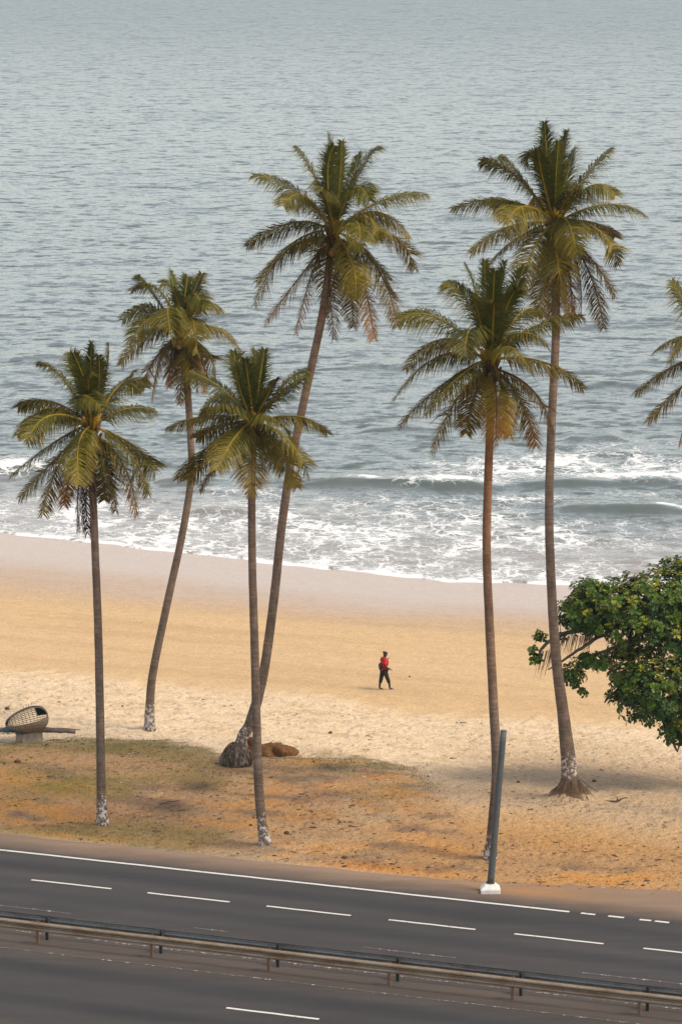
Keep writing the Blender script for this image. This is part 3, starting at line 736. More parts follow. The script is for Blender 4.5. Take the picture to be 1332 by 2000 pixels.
palm('E', 'coconut palm with ripe coconuts, its trunk rising behind the grey pole',
     [(956, 1684), (963, 1600), (969, 1500), (962, 1350), (955, 1210), (950, 1070), (953, 930), (957, 820)], (958, 698),
     [(856, 622, 780, 624, A_*.3, .3), (915, 595, 869, 558, A_*.4, .2), (934, 590, 909, 522, A_*.4, .1), (948, 590, 944, 509, T_*.2, .0), (972, 590, 984, 513, A_*.3, .0), (995, 600, 1024, 527, A_*.4, .1), (1040, 640, 1136, 618, A_*.3, .3), (1060, 706, 1138, 758, T_*.3, .45), (856, 696, 769, 782, T_*.3, .5), (865, 752, 780, 833, A_*.4, .6),
      (892, 780, 842, 882, T_*.5, .72), (930, 775, 913, 858, A_*.5, .7), (966, 770, 962, 850, T_*1., .8), (982, 770, 993, 842, T_*.6, .6), (1014, 775, 1047, 869, T_*.4, .68), (1040, 762, 1084, 850, A_*.3, .98), (995, 668, 1030, 712, T_*.9, .35), (918, 632, 902, 675, T_*.9, .2), (1015, 645, 1066, 672, T_*.5, .3), (930, 600, 915, 560, T_*.7, .05), (960, 585, 962, 525, T_*.7, 0.), (890, 735, 830, 800, T_*.8, .55), (985, 600, 1005, 560, T_*.5, .05)],
     .175, .13, .10, 1.5, .95, .4, 10, 4.0, 55, 3)
palm('F', 'tall coconut palm with white-flaked foot flaring from an earth mound by the broadleaf tree',
     [(1113, 1562), (1111, 1500), (1100, 1400), (1085, 1280), (1075, 1120), (1072, 980), (1077, 820), (1084, 680), (1085, 560)], (1083, 430),
     [(985, 392, 883, 408, A_*.3, .3), (1009, 348, 940, 318, A_*.4, .2), (1050, 310, 1021, 325, T_*.3, .1), (1070, 330, 1063, 243, A_*.5, .0), (1094, 335, 1107, 261, A_*.4, .0), (1141, 352, 1194, 294, A_*.4, .15), (1118, 366, 1141, 380, T_*.7, .2), (1180, 400, 1258, 420, A_*.2, .3), (1166, 446, 1204, 512, T_*.4, .5), (1160, 438, 1206, 470, A_*.5, .45),
      (1150, 500, 1203, 579, A_*.4, .65), (1146, 520, 1180, 640, T_*.4, .92), (1127, 515, 1137, 617, A_*.4, .75), (1084, 495, 1100, 595, T_*1., .65), (1070, 515, 1048, 612, T_*.6, .7), (1040, 480, 1009, 563, T_*.7, .6), (1010, 468, 958, 519, A_*.4, .55), (988, 444, 920, 492, T_*.4, .5), (1010, 398, 982, 452, T_*.9, .4), (1102, 424, 1117, 482, T_*.9, .5), (1083, 520, 1080, 622, A_*.4, .85), (1082, 345, 1085, 275, T_*.5, .0), (1056, 345, 1045, 290, T_*.6, .05), (1110, 350, 1125, 300, A_*.8, .1), (1000, 400, 968, 425, A_*.8, .4), (1110, 525, 1118, 630, T_*.4, .8)],
     .185, .138, .19, 2.1, .1, .3, 9, 4.1, 66, 3, 2.0, .55)
palm('G', 'coconut palm beyond the broadleaf tree showing only its outer frond tips',
     [(1412, 1600), (1412, 1450), (1408, 1200), (1406, 950), (1405, 780)], (1405, 690),
     [(1352, 620, 1312, 552, A_*.3, .2), (1345, 652, 1273, 682, T_*.3, .4), (1325, 712, 1243, 772, A_*.3, .5), (1335, 752, 1266, 822, T_*.4, .65), (1360, 770, 1326, 872, T_*.5, .8), (1400, 600, 1395, 520, A_*.3, 0.), (1440, 610, 1470, 540, A_*.3, .1), (1470, 650, 1560, 640, T_*.3, .3), (1470, 700, 1560, 770, A_*.3, .5), (1455, 760, 1510, 860, T_*.5, .7), (1405, 770, 1405, 870, T_*.9, .7), (1380, 640, 1350, 600, T_*.8, .2), (1430, 770, 1450, 870, A_*.5, .75)],
     .17, .13, .1, 1.7, .1, .3, 7, 3.9, 77)

# ------------------------------------------------------------------ root ball, stump, earth heaps, roots
def lump(name, c, r, mat, colA, colB, seed, rough=.18, parent=None, sub=4, cut=None):
    bm = bmesh.new(); bmesh.ops.create_icosphere(bm, subdivisions=sub, radius=1)
    P = np.array([v.co[:] for v in bm.verts])
    n = fbm(P[:, 0]*2.2+P[:, 2]*1.3+9, P[:, 1]*2.2-P[:, 2]*1.7+4, seed, 4); q = fbm(P[:, 0]*7+P[:, 2]*5, P[:, 1]*7-P[:, 2]*5, seed+3, 3)
    s = 1+rough*2*(n-.5)+rough*.7*(q-.5)
    for v, k in zip(bm.verts, s):
        v.co = Vector((v.co.x*r[0]*k, v.co.y*r[1]*k, v.co.z*r[2]*k))
        if cut is not None: v.co.x *= 1-cut*v.co.z/r[2]; v.co.y *= 1-cut*v.co.z/r[2]
    me = bpy.data.meshes.new(name); bm.to_mesh(me); bm.free()
    a = me.color_attributes.new('Col', 'FLOAT_COLOR', 'POINT')
    cc = np.array(colA)+(np.array(colB)-np.array(colA))*q[:, None]
    a.data.foreach_set('color', np.c_[cc, np.ones(len(cc))].astype(np.float32).ravel())
    me.materials.append(mat); me.polygons.foreach_set('use_smooth', [True]*len(me.polygons))
    o = bpy.data.objects.new(name, me); o.location = c; return link(o, parent)
def root_ball():
    root = [o for o in bpy.data.objects if o.name.startswith('coconut_palm') and 'root ball' in o.get('label', '')][0]
    b = root.location
    o = lump('root_ball', Vector((.02, .05, .30)), (.54, .54, .62), M['bark'], (.05, .036, .028), (.22, .175, .135), 3, .22, root, 4, .34)
    o.rotation_euler = (0, .45, 0)
    rng = random.Random(8); mb = MB()
    for i in range(520):                                     # matted rootlets over the ball
        a = rng.uniform(0, 6.28); e = rng.uniform(-.3, 1.2)
        d = Vector((math.cos(a)*math.cos(e)*.52, math.sin(a)*math.cos(e)*.52, math.sin(e)*.62))
        s = Vector((.02, .05, .30))+d*1.0; mb.tube([s, s+d*.10+Vector((rng.uniform(-.05, .05), rng.uniform(-.05, .05), -.10)), s+d*.12+Vector((0, 0, -.28))], [.016, .014, .006], 3, tuple(np.array([.17, .125, .09])*rng.uniform(.25, 1.4)))
    r = mb.build('rootlets', M['bark'], root); r['kind'] = 'stuff'
root_ball()
p = ground_at(489, 1482)
st = empty('palm_stump', p); tag(st, 'short reddish brown rotten stump behind the trunk of the kinked palm', 'stump')
rng = random.Random(2); mb = MB()
mb.tube([(0, 0, -.1), (.02, 0, .3), (.05, 0, .62), (.06, 0, .85)], [.24, .2, .17, .12], 12, (.16, .065, .03)); mb.build('stump_body', M['bark'], st)
mb = MB()
for i in range(14):
    a = i*.45; mb.tube([(math.cos(a)*.15+.05, math.sin(a)*.15, .55), (math.cos(a)*.17+.06, math.sin(a)*.17, .8+rng.random()*.35)], [.035, .008], 4, (.20, .085, .04))
mb.build('splinters', M['bark'], st)
p = ground_at(545, 1474)
tag(lump('earth_heap', p+Vector((0, 0, .0)), (.80, .6, .42), M['soil'], (.06, .028, .012), (.28, .125, .045), 12, .5), 'heap of crumbling brown earth and roots beside the swollen root ball', 'earth heap')
p = BASE['F'].copy(); k, t = KT(p.x, p.y); p.z = float(hz(k, t))
def cone_mound(name, prof, seed, ca, cb):
    V, C = [], []; n = 40
    for i, (r, z) in enumerate(prof):
        for j in range(n):
            a = 2*math.pi*j/n; q = float(fbm(math.cos(a)*2.5+9, math.sin(a)*2.5+z*2, seed, 4)); w = float(fbm(math.cos(a)*7+9, math.sin(a)*7+z*6, seed+1, 3))
            rr = r*(1+.85*(q-.5)+.30*(w-.5)); V.append((math.cos(a)*rr, math.sin(a)*rr, z+.10*(w-.5))); cc = np.array(ca)+(np.array(cb)-np.array(ca))*w; C.append(cc+(np.array([.36, .245, .15])-cc)*max(0, 1-i/2.6))
    return mesh_np(name, V, grid_wrap(len(prof), n), M['soil'], None, col=np.array(C))
o = cone_mound('root_mound', [(1.0, -.55), (.85, -.32), (.70, -.15), (.57, -.02), (.47, .10), (.39, .21), (.33, .31), (.27, .38), (.12, .42)], 21, (.05, .030, .018), (.17, .105, .062))
o.parent = [q for q in bpy.data.objects if q.name.startswith('coconut_palm') and 'earth mound' in q.get('label', '')][0]
rng = random.Random(5); mb = MB()
for i in range(9):
    a = rng.uniform(0, 6.28); s = Vector((math.cos(a)*.36, math.sin(a)*.36, .40)); e = Vector((math.cos(a)*rng.uniform(.75, 1.1), math.sin(a)*rng.uniform(.75, 1.1), rng.uniform(-.35, -.1)))
    mb.tube([s, (s+e)*.5+Vector((0, 0, -.04)), e], [.016, .014, .008], 4, tuple(np.array([.10, .065, .04])*rng.uniform(.5, 1.4)))
r = mb.build('rootlets', M['bark'], o.parent); r['kind'] = 'stuff'

# ------------------------------------------------------------------ broadleaf tree (large leaves in rosettes)
def sea_almond():
    rng = random.Random(9); b = BASE['T'].copy(); k, t = KT(b.x, b.y); b.z = float(hz(k, t))
    root = empty('broadleaf_tree', b); tag(root, 'spreading broadleaf tree with glossy green leaf rosettes overhanging the sand', 'tree')
    Y0 = b.y
    def pt(px, py, dy=0): return sight(px, py, Y0+dy)-b
    bc = (.085, .066, .055)
    trunk = MB(); tp = [Vector((0, 0, -.2)), Vector((-.05, .05, 1.2)), Vector((-.25, .1, 2.6)), Vector((-.4, .1, 3.8))]
    trunk.tube(tp, [.42, .33, .30, .24], 12, bc); trunk.build('trunk', M['bark'], root)
    masses = [  # centre px, depth, radii (m): x, y, z, count
        (1128, 1196, -.2, .85, .9, .75, 70), (1150, 1158, 0, .8, .9, .6, 60), (1205, 1190, 0, 2.0, 1.7, 1.15, 230), (1290, 1165, .6, 1.9, 2.0, 1.15, 230), (1265, 1230, -.9, 1.7, 1.3, .9, 130), (1160, 1200, -.3, 1.15, 1.2, 1.15, 110), (1350, 1230, .4, 2.2, 2.4, 1.9, 220), (1145, 1160, .2, .7, .7, .45, 40),
        (1285, 1345, -.8, 1.9, 1.7, 1.55, 300), (1225, 1325, -.5, .75, .8, .8, 60), (1320, 1420, -.6, .75, .9, .9, 80), (1270, 1390, -1.1, .75, .8, .55, 50), (1400, 1380, 0, 1.9, 2.0, 1.8, 120), (1235, 1275, .3, 1.2, 1.0, .45, 60),
        (1150, 1290, -.7, .62, .5, .35, 26), (1118, 1318, -.8, .50, .4, .48, 24), (1178, 1300, -.6, .45, .5, .30, 14), (1138, 1352, -.8, .16, .15, .14, 4), (1205, 1368, -.6, .45, .4, .20, 9), (1056, 1243, -.5, .26, .25, .22, 8), (1047, 1290, -.5, .20, .2, .22, 6), (1040, 1270, -.5, .12, .12, .12, 3), (1095, 1245, -.3, .22, .2, .16, 4), (1440, 1200, .6, 2.2, 2.2, 1.9, 110), (1332, 1110, 1.0, 1.0, 1.0, .45, 40)]
    clusters = []
    for (px, py, dy, rx, ry, rz, n) in masses:
        c = pt(px, py, dy)
        for _ in range(int(n*1.35)):
            while True:
                d = Vector((rng.gauss(0, 1), rng.gauss(0, 1), rng.gauss(0, 1))).normalized()
                if d.z > -.75: break
            r = rng.uniform(.50, 1.03)
            clusters.append((c+Vector((d.x*rx, d.y*ry, d.z*rz))*r, d, py))
    # limbs
    limbs = [[(0, 0, 3.6), pt(1290, 1240, 0), pt(1200, 1225, -.2), pt(1120, 1232, -.3), pt(1062, 1262, -.5), pt(1050, 1290, -.5)],
             [(0, 0, 3.6), pt(1330, 1220, .3), pt(1290, 1170, .5), pt(1240, 1130, .4)], [(0, 0, 3.2), pt(1330, 1330, -.6), pt(1270, 1340, -.7), pt(1215, 1340, -.5), pt(1180, 1372, -.6)],
             [pt(1290, 1240, 0), pt(1215, 1260, -.4), pt(1150, 1285, -.7), pt(1105, 1320, -.8)], [pt(1200, 1225, -.2), pt(1160, 1250, -.5), pt(1110, 1282, -.6), pt(1070, 1308, -.6)],
             [(0, 0, 3.0), pt(1340, 1360, -.5), pt(1310, 1420, -.6), pt(1322, 1468, -.6)], [(0, 0, 3.8), pt(1400, 1260, .5), pt(1400, 1180, .6)], [pt(1150, 1285, -.7), pt(1125, 1320, -.8), pt(1138, 1355, -.8)],
             [pt(1290, 1240, 0), pt(1240, 1200, 0), pt(1180, 1180, 0), pt(1140, 1170, .1)]]
    for L in limbs:
        mb = MB(); Q = [Vector(x) for x in L]; n = len(Q); R = .14 if n > 3 and L[0][0] == 0 else .075
        S = []
        for i in range(n-1):
            a, b_, c, d = Q[max(i-1, 0)], Q[i], Q[i+1], Q[min(i+2, n-1)]
            for j in range(6):
                u = j/6; S.append(.5*((2*b_)+(c-a)*u+(2*a-5*b_+4*c-d)*u*u+(3*b_-a-3*c+d)*u**3)+Vector((rng.uniform(-.03, .03), rng.uniform(-.03, .03), rng.uniform(-.03, .03))))
        S.append(Q[-1]); mb.tube(S, [R*(1-i/len(S))**.7+.014 for i in range(len(S))], 7, (.10, .078, .064)); mb.build('limb', M['bark'], root)
    # twigs to the rosettes (all together)
    tw = MB(); lp = [Vector(x) for L in limbs for x in L[1:]]
    cen = [pt(m[0], m[1], m[2]) for m in masses]
    for i, (c, d, _) in enumerate(clusters):
        if i % 2 == 0:
            q = min(lp+cen, key=lambda z: (z-c).length); v = q-c
            if v.length > 1.6: v = v*(1.6/v.length)
            tw.tube([c, c+v*.5+Vector((0, 0, .06)), c+v], [.010, .016, .024], 4, (.09, .07, .058))
    r = tw.build('twigs', M['bark'], root); r['kind'] = 'stuff'
    # rosette meshes
    def rosette(seed, hue):
        g = random.Random(seed); V, F, C = [], [], []; n = g.randint(7, 9)
        for j in range(n):
            a = j*2.399+g.uniform(-.2, .2); el = g.uniform(-.25, .65); L = g.uniform(.17, .27); w = L*.30
            d = Vector((math.cos(a)*math.cos(el), math.sin(a)*math.cos(el), math.sin(el))); s = Vector((-math.sin(a), math.cos(a), 0)); up = s.cross(d)*-1
            m0 = len(V)
            V += [d*.02, d*L*.45+s*w*.55+up*.012, d*L*.45-s*w*.55+up*.012, d*L*.8+s*w-up*.004, d*L*.8-s*w-up*.004, d*L-up*.03, d*L*.62-up*.012]
            F += [(m0, m0+1, m0+6), (m0, m0+6, m0+2), (m0+1, m0+3, m0+6), (m0+6, m0+4, m0+2), (m0+3, m0+5, m0+6), (m0+6, m0+5, m0+4)]
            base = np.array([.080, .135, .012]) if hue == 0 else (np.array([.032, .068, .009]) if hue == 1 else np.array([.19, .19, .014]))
            cc = base*g.uniform(.55, 1.5)
            C += [cc]*7
        return V, F, C
    protos = [rosette(i, (0, 1, 1, 0, 2, 1)[i]) for i in range(6)]
    pm = []
    for V, F, C in protos:
        o = mesh_np('leaf_rosette', [tuple(v) for v in V], F, M['leaf'], None, smooth=False, col=np.array(C)); pm.append(o.data); bpy.data.objects.remove(o)
    camv = Vector((0, -1, .25)).normalized()
    order = sorted(range(len(clusters)), key=lambda i: -(clusters[i][1].dot(camv)+(1.2 if clusters[i][0].x+b.x < 13.0 else -2)+rng.random()*.6))
    BV, BF, BC = [], [], []
    for rank, i in enumerate(order):
        c, d, _ = clusters[i]
        z = (d+Vector((0, 0, .55))+Vector((rng.uniform(-.35, .35), rng.uniform(-.35, .35), 0))).normalized()
        q = z.to_track_quat('Z', 'Y') @ Matrix.Rotation(rng.uniform(0, 6.28), 3, 'Z').to_quaternion(); sc = rng.uniform(.72, 1.08)
        kind = rng.choice((0, 3, 4, 4, 3, 1)) if d.z > .05 else rng.choice((1, 2, 5, 0, 1))  # lit tops and shaded undersides put into leaf colour: lighter above, darker below
        if rank < 290:
            o = link(bpy.data.objects.new('leaf_rosette', pm[kind]), root); o.location = c; o.rotation_mode = 'QUATERNION'; o.rotation_quaternion = q; o.scale = (sc,)*3
        else:
            V, F, C = protos[kind]; n = len(BV); BV += [tuple(c+(q @ v)*sc) for v in V]; BF += [tuple(a+n for a in f) for f in F]; BC += C
    o = mesh_np('crown', BV, BF, M['leaf'], root, smooth=False, col=np.array(BC)); o['kind'] = 'stuff'
    # dry fibres hanging from the long limb
    hb = MB()
    for i in range(150):
        u = rng.random(); x = 1052+110*u; y = 1270-50*u+8*math.sin(u*9)+(6 if u > .5 else 0); s = pt(x, y, -.45+rng.uniform(-.1, .1)); L = rng.uniform(.3, 1.05)*(1.2 if u < .25 else .8)
        hb.tube([s, s+Vector((-.10*L, 0, -.45*L)), s+Vector((-.22*L+rng.uniform(-.05, .05), 0, -L))], [.010, .009, .004], 4, tuple(np.array([.21, .15, .115])*rng.uniform(.4, 1.3)))
    r = hb.build('dry_fibres', M['fibre'], root); r['kind'] = 'stuff'
sea_almond()

# ------------------------------------------------------------------ basket, log, block
def basket_group():
    b = ground_at(57, 1449); Y0 = b.y
    kb = empty('concrete_block', b); tag(kb, 'rough concrete block carrying the log', 'block')
    mb = MB(); R = Matrix.Rotation(math.radians(38), 3, 'Z'); mb.box((0, .25, .15), (.95, .55, .42), R.to_3x3()); o = mb.build('block_body', M['conc'], kb, smooth=False, bevel=.03)
    bz = b.z+.36
    lg = empty('driftwood_log', Vector((b.x-.4, Y0+.22, bz))); tag(lg, 'weathered grey log lying across the concrete block', 'log')
    rng = random.Random(4); mb = MB(); x0, x1 = -3.6, 2.25; n = 40
    xs = [x0+(x1-x0)*i/n for i in range(n+1)]
    mb.tube([(x, .03*math.sin(x*2.1), .10+.02*math.sin(x*1.7)-.03*(x+.4)) for x in xs], [(.115+.02*math.sin(x*3.1)+rng.uniform(-.01, .01))*(1 if x < 1.8 else .65) for x in xs], 10)
    mb.build('log_body', M['wood'], lg)
    mb = MB(); mb.tube([(1.2, .1, .10), (1.7, .16, .09), (2.45, .2, .03)], [.05, .045, .015], 6); mb.build('branch_stub', M['wood'], lg)
    # egg-shaped basket
    bs = empty('wicker_basket', Vector((b.x-.02, Y0+.10, bz+.08))); tag(bs, 'egg-shaped open wicker basket with torn weave lying on the log', 'basket')
    a_, b_, c_ = .86, .62, .50
    tilt = Matrix.Rotation(math.radians(-14), 3, 'Y')
    def S(u, v):                                            # u around the long axis, v along it
        r = math.sin(v)**.8; x = -math.cos(v)*a_*(1+.06*math.cos(v)); sq = 1.0+.18*math.cos(v)*-1
        return tilt @ Vector((x, math.cos(u)*b_*r*sq, math.sin(u)*c_*r*sq))+Vector((.0, 0, .42))
    u_rim0, u_rim1 = math.radians(158+38), math.radians(158+38)   # opening faces the viewer (-y): u near pi
    open_lo, open_hi = math.radians(102), math.radians(182)
    cane = MB()
    for i in range(30):                                     # ribs
        u = open_hi+(2*math.pi-(open_hi-open_lo))*i/29
        cane.tube([S(u, .06+3.02*j/16) for j in range(17)], .012, 4)
    for j in range(17):                                     # rounds
        v = .18+2.78*j/16
        cane.tube([S(open_hi+(2*math.pi-(open_hi-open_lo))*i/22, v) for i in range(23)], .010, 4)
    o = cane.build('weave', M['wire'], bs); o['kind'] = 'stuff'
    rim = MB()
    for u in (open_lo, open_hi): rim.tube([S(u, .05+3.04*j/20) for j in range(21)], .024, 6)
    rim.build('rim', M['wicker'], bs)
    V = []; nu, nv = 14, 18                                 # closed lower wall
    for i in range(nu):
        for j in range(nv): V.append(tuple(S(open_hi+.02+math.radians(105)*i/(nu-1), .12+2.9*j/(nv-1))*1.0))
    o = mesh_np('lower_wall', V, grid_faces(nu, nv), M['cloth_tan'], bs); m = o.modifiers.new('thick', 'SOLIDIFY'); m.thickness = .012
    V = []
    for i in range(10):
        for j in range(8): V.append(tuple((S(math.radians(-5+75*i/9), 1.98+.72*j/7)-Vector((0, 0, .42)))*.95+Vector((0, 0, .42))))
    o = mesh_np('dark_pad', V, grid_faces(10, 8), M['dark_teal'], bs); m = o.modifiers.new('thick', 'SOLIDIFY'); m.thickness = .02
    mb = MB()
    for i in range(4): q = S(math.radians(80), 1.5+.12*i); mb.tube([q, q+Vector((.02*i-.03, 0, .13+.03*(i % 2)))], [.010, .006], 4)
    mb.build('loose_canes', M['wire'], bs)
    nt_ = empty('fishing_net', Vector((b.x-.55, Y0-.02, bz+.12))); tag(nt_, 'bundle of teal netting tucked under the basket on the log', 'net')
    o = lump('net_bundle', Vector((0, 0, .05)), (.52, .26, .12), M['bark'], (.010, .03, .03), (.07, .13, .125), 8, .3, nt_, 4)
    mb = MB(); rg = random.Random(6)
    for i in range(60):
        x = rg.uniform(-.5, .5); y = rg.uniform(-.28, -.1)
        mb.tube([(x, y, .10), (x+rg.uniform(-.15, .15), y-.06, .0), (x+rg.uniform(-.2, .2), y-.05, -.14*rg.random())], .008, 4)
    o = mb.build('net_strands', M['teal'], nt_); o['kind'] = 'stuff'
basket_group()
# weathered post at the left edge
p = ground_at(-3, 1362); mb = MB(); mb.tube([(0, 0, -.2), (.015, 0, .25), (.0, 0, .62)], [.085, .08, .07], 9)
tag(mb.build('wooden_post', M['wood'], None), 'short brown wooden post standing in open sand', 'post').location = p

# ------------------------------------------------------------------ loose things on the ground
def stick(px, py, L, ang, r, label, group=None, name='stick', bend=.12, mat='stick'):
    p = ground_at(px, py); mb = MB(); rg = random.Random(int(px*7+py)); n = 6; d = Vector((math.cos(ang), math.sin(ang), 0)); s = Vector((-d.y, d.x, 0))
    mb.tube([d*(L*(i/n-.5))+s*bend*L*math.sin(i*1.3+rg.random())*.5+Vector((0, 0, r*.7+.03*rg.random())) for i in range(n+1)], [r*(1-.6*i/n) for i in range(n+1)], 6)
    if L > .9:
        mb.tube([d*L*.1+Vector((0, 0, r)), d*L*.3+s*.22*L+Vector((0, 0, .05))], [r*.6, r*.2], 5)
    o = mb.build(name, M[mat]); o.location = p; tag(o, label, name.replace('_', ' ').split()[-1], group); return o
o = stick(1198, 1566, 1.45, .55, .045, 'dark crooked branch lying on the sand beside the earth mound', name='fallen_branch', bend=.2)
for x, y, L, a, lb in ((100, 1517, .28, .2, 'short dark stick on grassy soil between the concrete block and the road'), (340, 1566, .5, .3, 'longer dark stick on ash-stained soil between the two verge palms'), (325, 1570, .3, -.3, 'thin twig touching the longer stick on the ash-stained soil'),
                    (590, 1552, .22, .3, 'short dark stick on brown soil between the earth heap and the road'), (1175, 1505, .2, -.6, 'small dark twig on trodden sand under the broadleaf tree'), (905, 1412, .3, .1, 'thin dark stick on loose pale sand seaward of the grey pole'),
                    (1058, 1724, .3, 0, 'dark stick on the soil edge past the white foot of the pole'), (690, 1615, .35, -.2, 'dark stick on orange soil midway from the kinked palm to the pole'), (612, 1617, .25, .5, 'short stick on orange soil near the kinked palm foot'),
                    (885, 1482, .3, -.1, 'thin stick on sand between the grassy bank and the grey pole'), (1110, 1420, .2, .4, 'tiny twig on rough sand seaward of the earth mound'), (430, 1600, .25, .8, 'short stick on soil beside the foot of the kinked palm')):
    stick(x, y, L, a, .022, lb, 'loose sticks', bend=.1)
hm = None
for i, (x, y, s, lb) in enumerate(((36, 1489, 1., 'brown coconut husk on grassy soil roadward of the concrete block'), (560, 1628, .9, 'dark husk on bare soil next to the kinked palm foot'), (672, 1676, .8, 'dark husk on orange soil close to the road shoulder'), (1160, 1527, .8, 'dark husk on sand just seaward of the crooked branch'),
                              (1012, 1528, .5, 'small husk on sand between the pole and the earth mound'), (15, 1385, .9, 'dark husk on pale sand seaward of the log'), (645, 1432, .7, 'dark husk on pale sand seaward of the earth heap'), (800, 1322, .4, 'tiny dark husk on golden sand ahead of the person'), (240, 1380, .5, 'small husk on pale sand near the slender curved palm'))):
    p = ground_at(x, y)
    if hm is None: o = lump('coconut_husk', p, (.14, .11, .09), M['bark'], (.04, .022, .012), (.15, .085, .04), 5, .3, None, 2); hm = o.data
    else: o = link(bpy.data.objects.new('coconut_husk', hm)); o.location = p
    o.location.z += .02; o.scale = (s*1.0,)*3; o.rotation_euler = (0, 0, i*1.7)
    tag(o, lb, 'husk', 'scattered husks')

# ------------------------------------------------------------------ grass
def grass():
    rg = np.random.default_rng(3); n = 150000
    k = rg.uniform(-30, 14, n); t = rg.uniform(2.2, 19, n); b = berm(k)
    den = ss(b+.8, b-.6, t)*ss(.40, .60, fbm(k*.33, t*.45, 49, 4)+.16*ss(5, -9, k)+.10*ss(7, 14, t)-.06)*ss(12, 5, k)
    gl = np.exp(-((t-b)/.8)**2)*ss(10, 7, k)*(.5+.5*ss(1, 3, k))
    den = np.maximum(den*.30, gl*.8)+.03*ss(b+.5, b-1, t)
    den *= np.clip(fbm(k*2.2, t*2.2, 88, 3)*2.2-.5, 0, 1.2)
    keep = rg.random(n) < den; k, t = k[keep], t[keep]; n = len(k); z = hz(k, t)
    X = OX+DX*k+NX*(t+LANE); Y = OY+DY*k+NY*(t+LANE)
    a = rg.uniform(0, 6.28, n); h = rg.uniform(.03, .085, n); w = rg.uniform(.008, .016, n); lx = rg.normal(0, .03, n); ly = rg.normal(0, .03, n)
    V = np.empty((n*3, 3)); V[0::3] = np.c_[X-np.cos(a)*w, Y-np.sin(a)*w, z-.005]; V[1::3] = np.c_[X+np.cos(a)*w, Y+np.sin(a)*w, z-.005]; V[2::3] = np.c_[X+lx, Y+ly, z+h]
    m = rg.random(n)[:, None]*ss(-.1, 1.0, fbm(k*.8, t*.8, 90, 3))[:, None]
    c = np.array([.105, .105, .022])+(np.array([.27, .17, .06])-np.array([.105, .105, .022]))*np.clip(m*1.8, 0, 1)
    o = mesh_np('grass', V, np.arange(n*3).reshape(-1, 3), M['grass'], smooth=False, col=np.repeat(c, 3, 0))
    tag(o, 'thin dry and green grass over the brown soil', 'grass', kind='stuff')
grass()

def litter():
    rg = np.random.default_rng(8); n = 26000
    k = rg.uniform(-30, 26, n); t = rg.uniform(2.4, 30, n); b = berm(k)
    den = .55*ss(b+1, b-1, t)+.22*ss(34, 20, t)*ss(.42, .62, fbm(k*.5, t*.5, 95, 3))
    den *= np.clip(fbm(k*1.1, t*1.1, 96, 3)*2.4-.6, .05, 1)
    q = BASE['F']; fk, ft = KT(q.x, q.y); den = np.maximum(den, .8*np.exp(-(((k-fk)/2.2)**2+((t-ft+.5)/1.6)**2)))
    keep = rg.random(n) < den; k, t = k[keep], t[keep]; n = len(k); z = hz(k, t)
    X = OX+DX*k+NX*(t+LANE); Y = OY+DY*k+NY*(t+LANE); a = rg.uniform(0, 6.28, n); L = rg.gamma(2.0, .022, n)+.015; w = L*rg.uniform(.15, .6, n); h = rg.uniform(.01, .04, n)
    ca, sa = np.cos(a), np.sin(a); V = np.empty((n*4, 3))
    V[0::4] = np.c_[X-ca*L, Y-sa*L, z+.004]; V[1::4] = np.c_[X+sa*w, Y-ca*w, z+h]; V[2::4] = np.c_[X+ca*L, Y+sa*L, z+.006]; V[3::4] = np.c_[X-sa*w, Y+ca*w, z+.012]
    pal = np.array([[.05, .03, .02], [.11, .06, .03], [.20, .12, .06], [.42, .33, .22], [.08, .05, .03], [.30, .14, .05]]); c = pal[rg.integers(0, 6, n)]*rg.uniform(.7, 1.3, (n, 1))
    o = mesh_np('ground_litter', V, np.arange(n*4).reshape(-1, 4), M['grass'], smooth=False, col=np.repeat(c, 4, 0))
    tag(o, 'dry leaf bits and crumbs scattered over soil and loose sand', 'litter', kind='stuff')
litter()

# ------------------------------------------------------------------ the walker
def skinned(name, joints, edges, mat, parent, root=0, sub=2):
    me = bpy.data.meshes.new(name+'_sk'); me.from_pydata([j[0] for j in joints], edges, []); me.update()
    o = bpy.data.objects.new(name+'_sk', me); COL.objects.link(o)
    m = o.modifiers.new('s', 'SKIN'); m.use_smooth_shade = True
    for i, j in enumerate(joints):
        r = j[1]; me.skin_vertices[0].data[i].radius = r if isinstance(r, tuple) else (r, r)
        me.skin_vertices[0].data[i].use_root = (i == root)
    s = o.modifiers.new('ss', 'SUBSURF'); s.levels = sub; s.render_levels = sub
    dg = bpy.context.evaluated_depsgraph_get(); nm = bpy.data.meshes.new_from_object(o.evaluated_get(dg)); nm.name = name
    bpy.data.objects.remove(o); nm.materials.clear(); nm.materials.append(mat)
    for q in nm.polygons: q.use_smooth = True
    return link(bpy.data.objects.new(name, nm), parent)
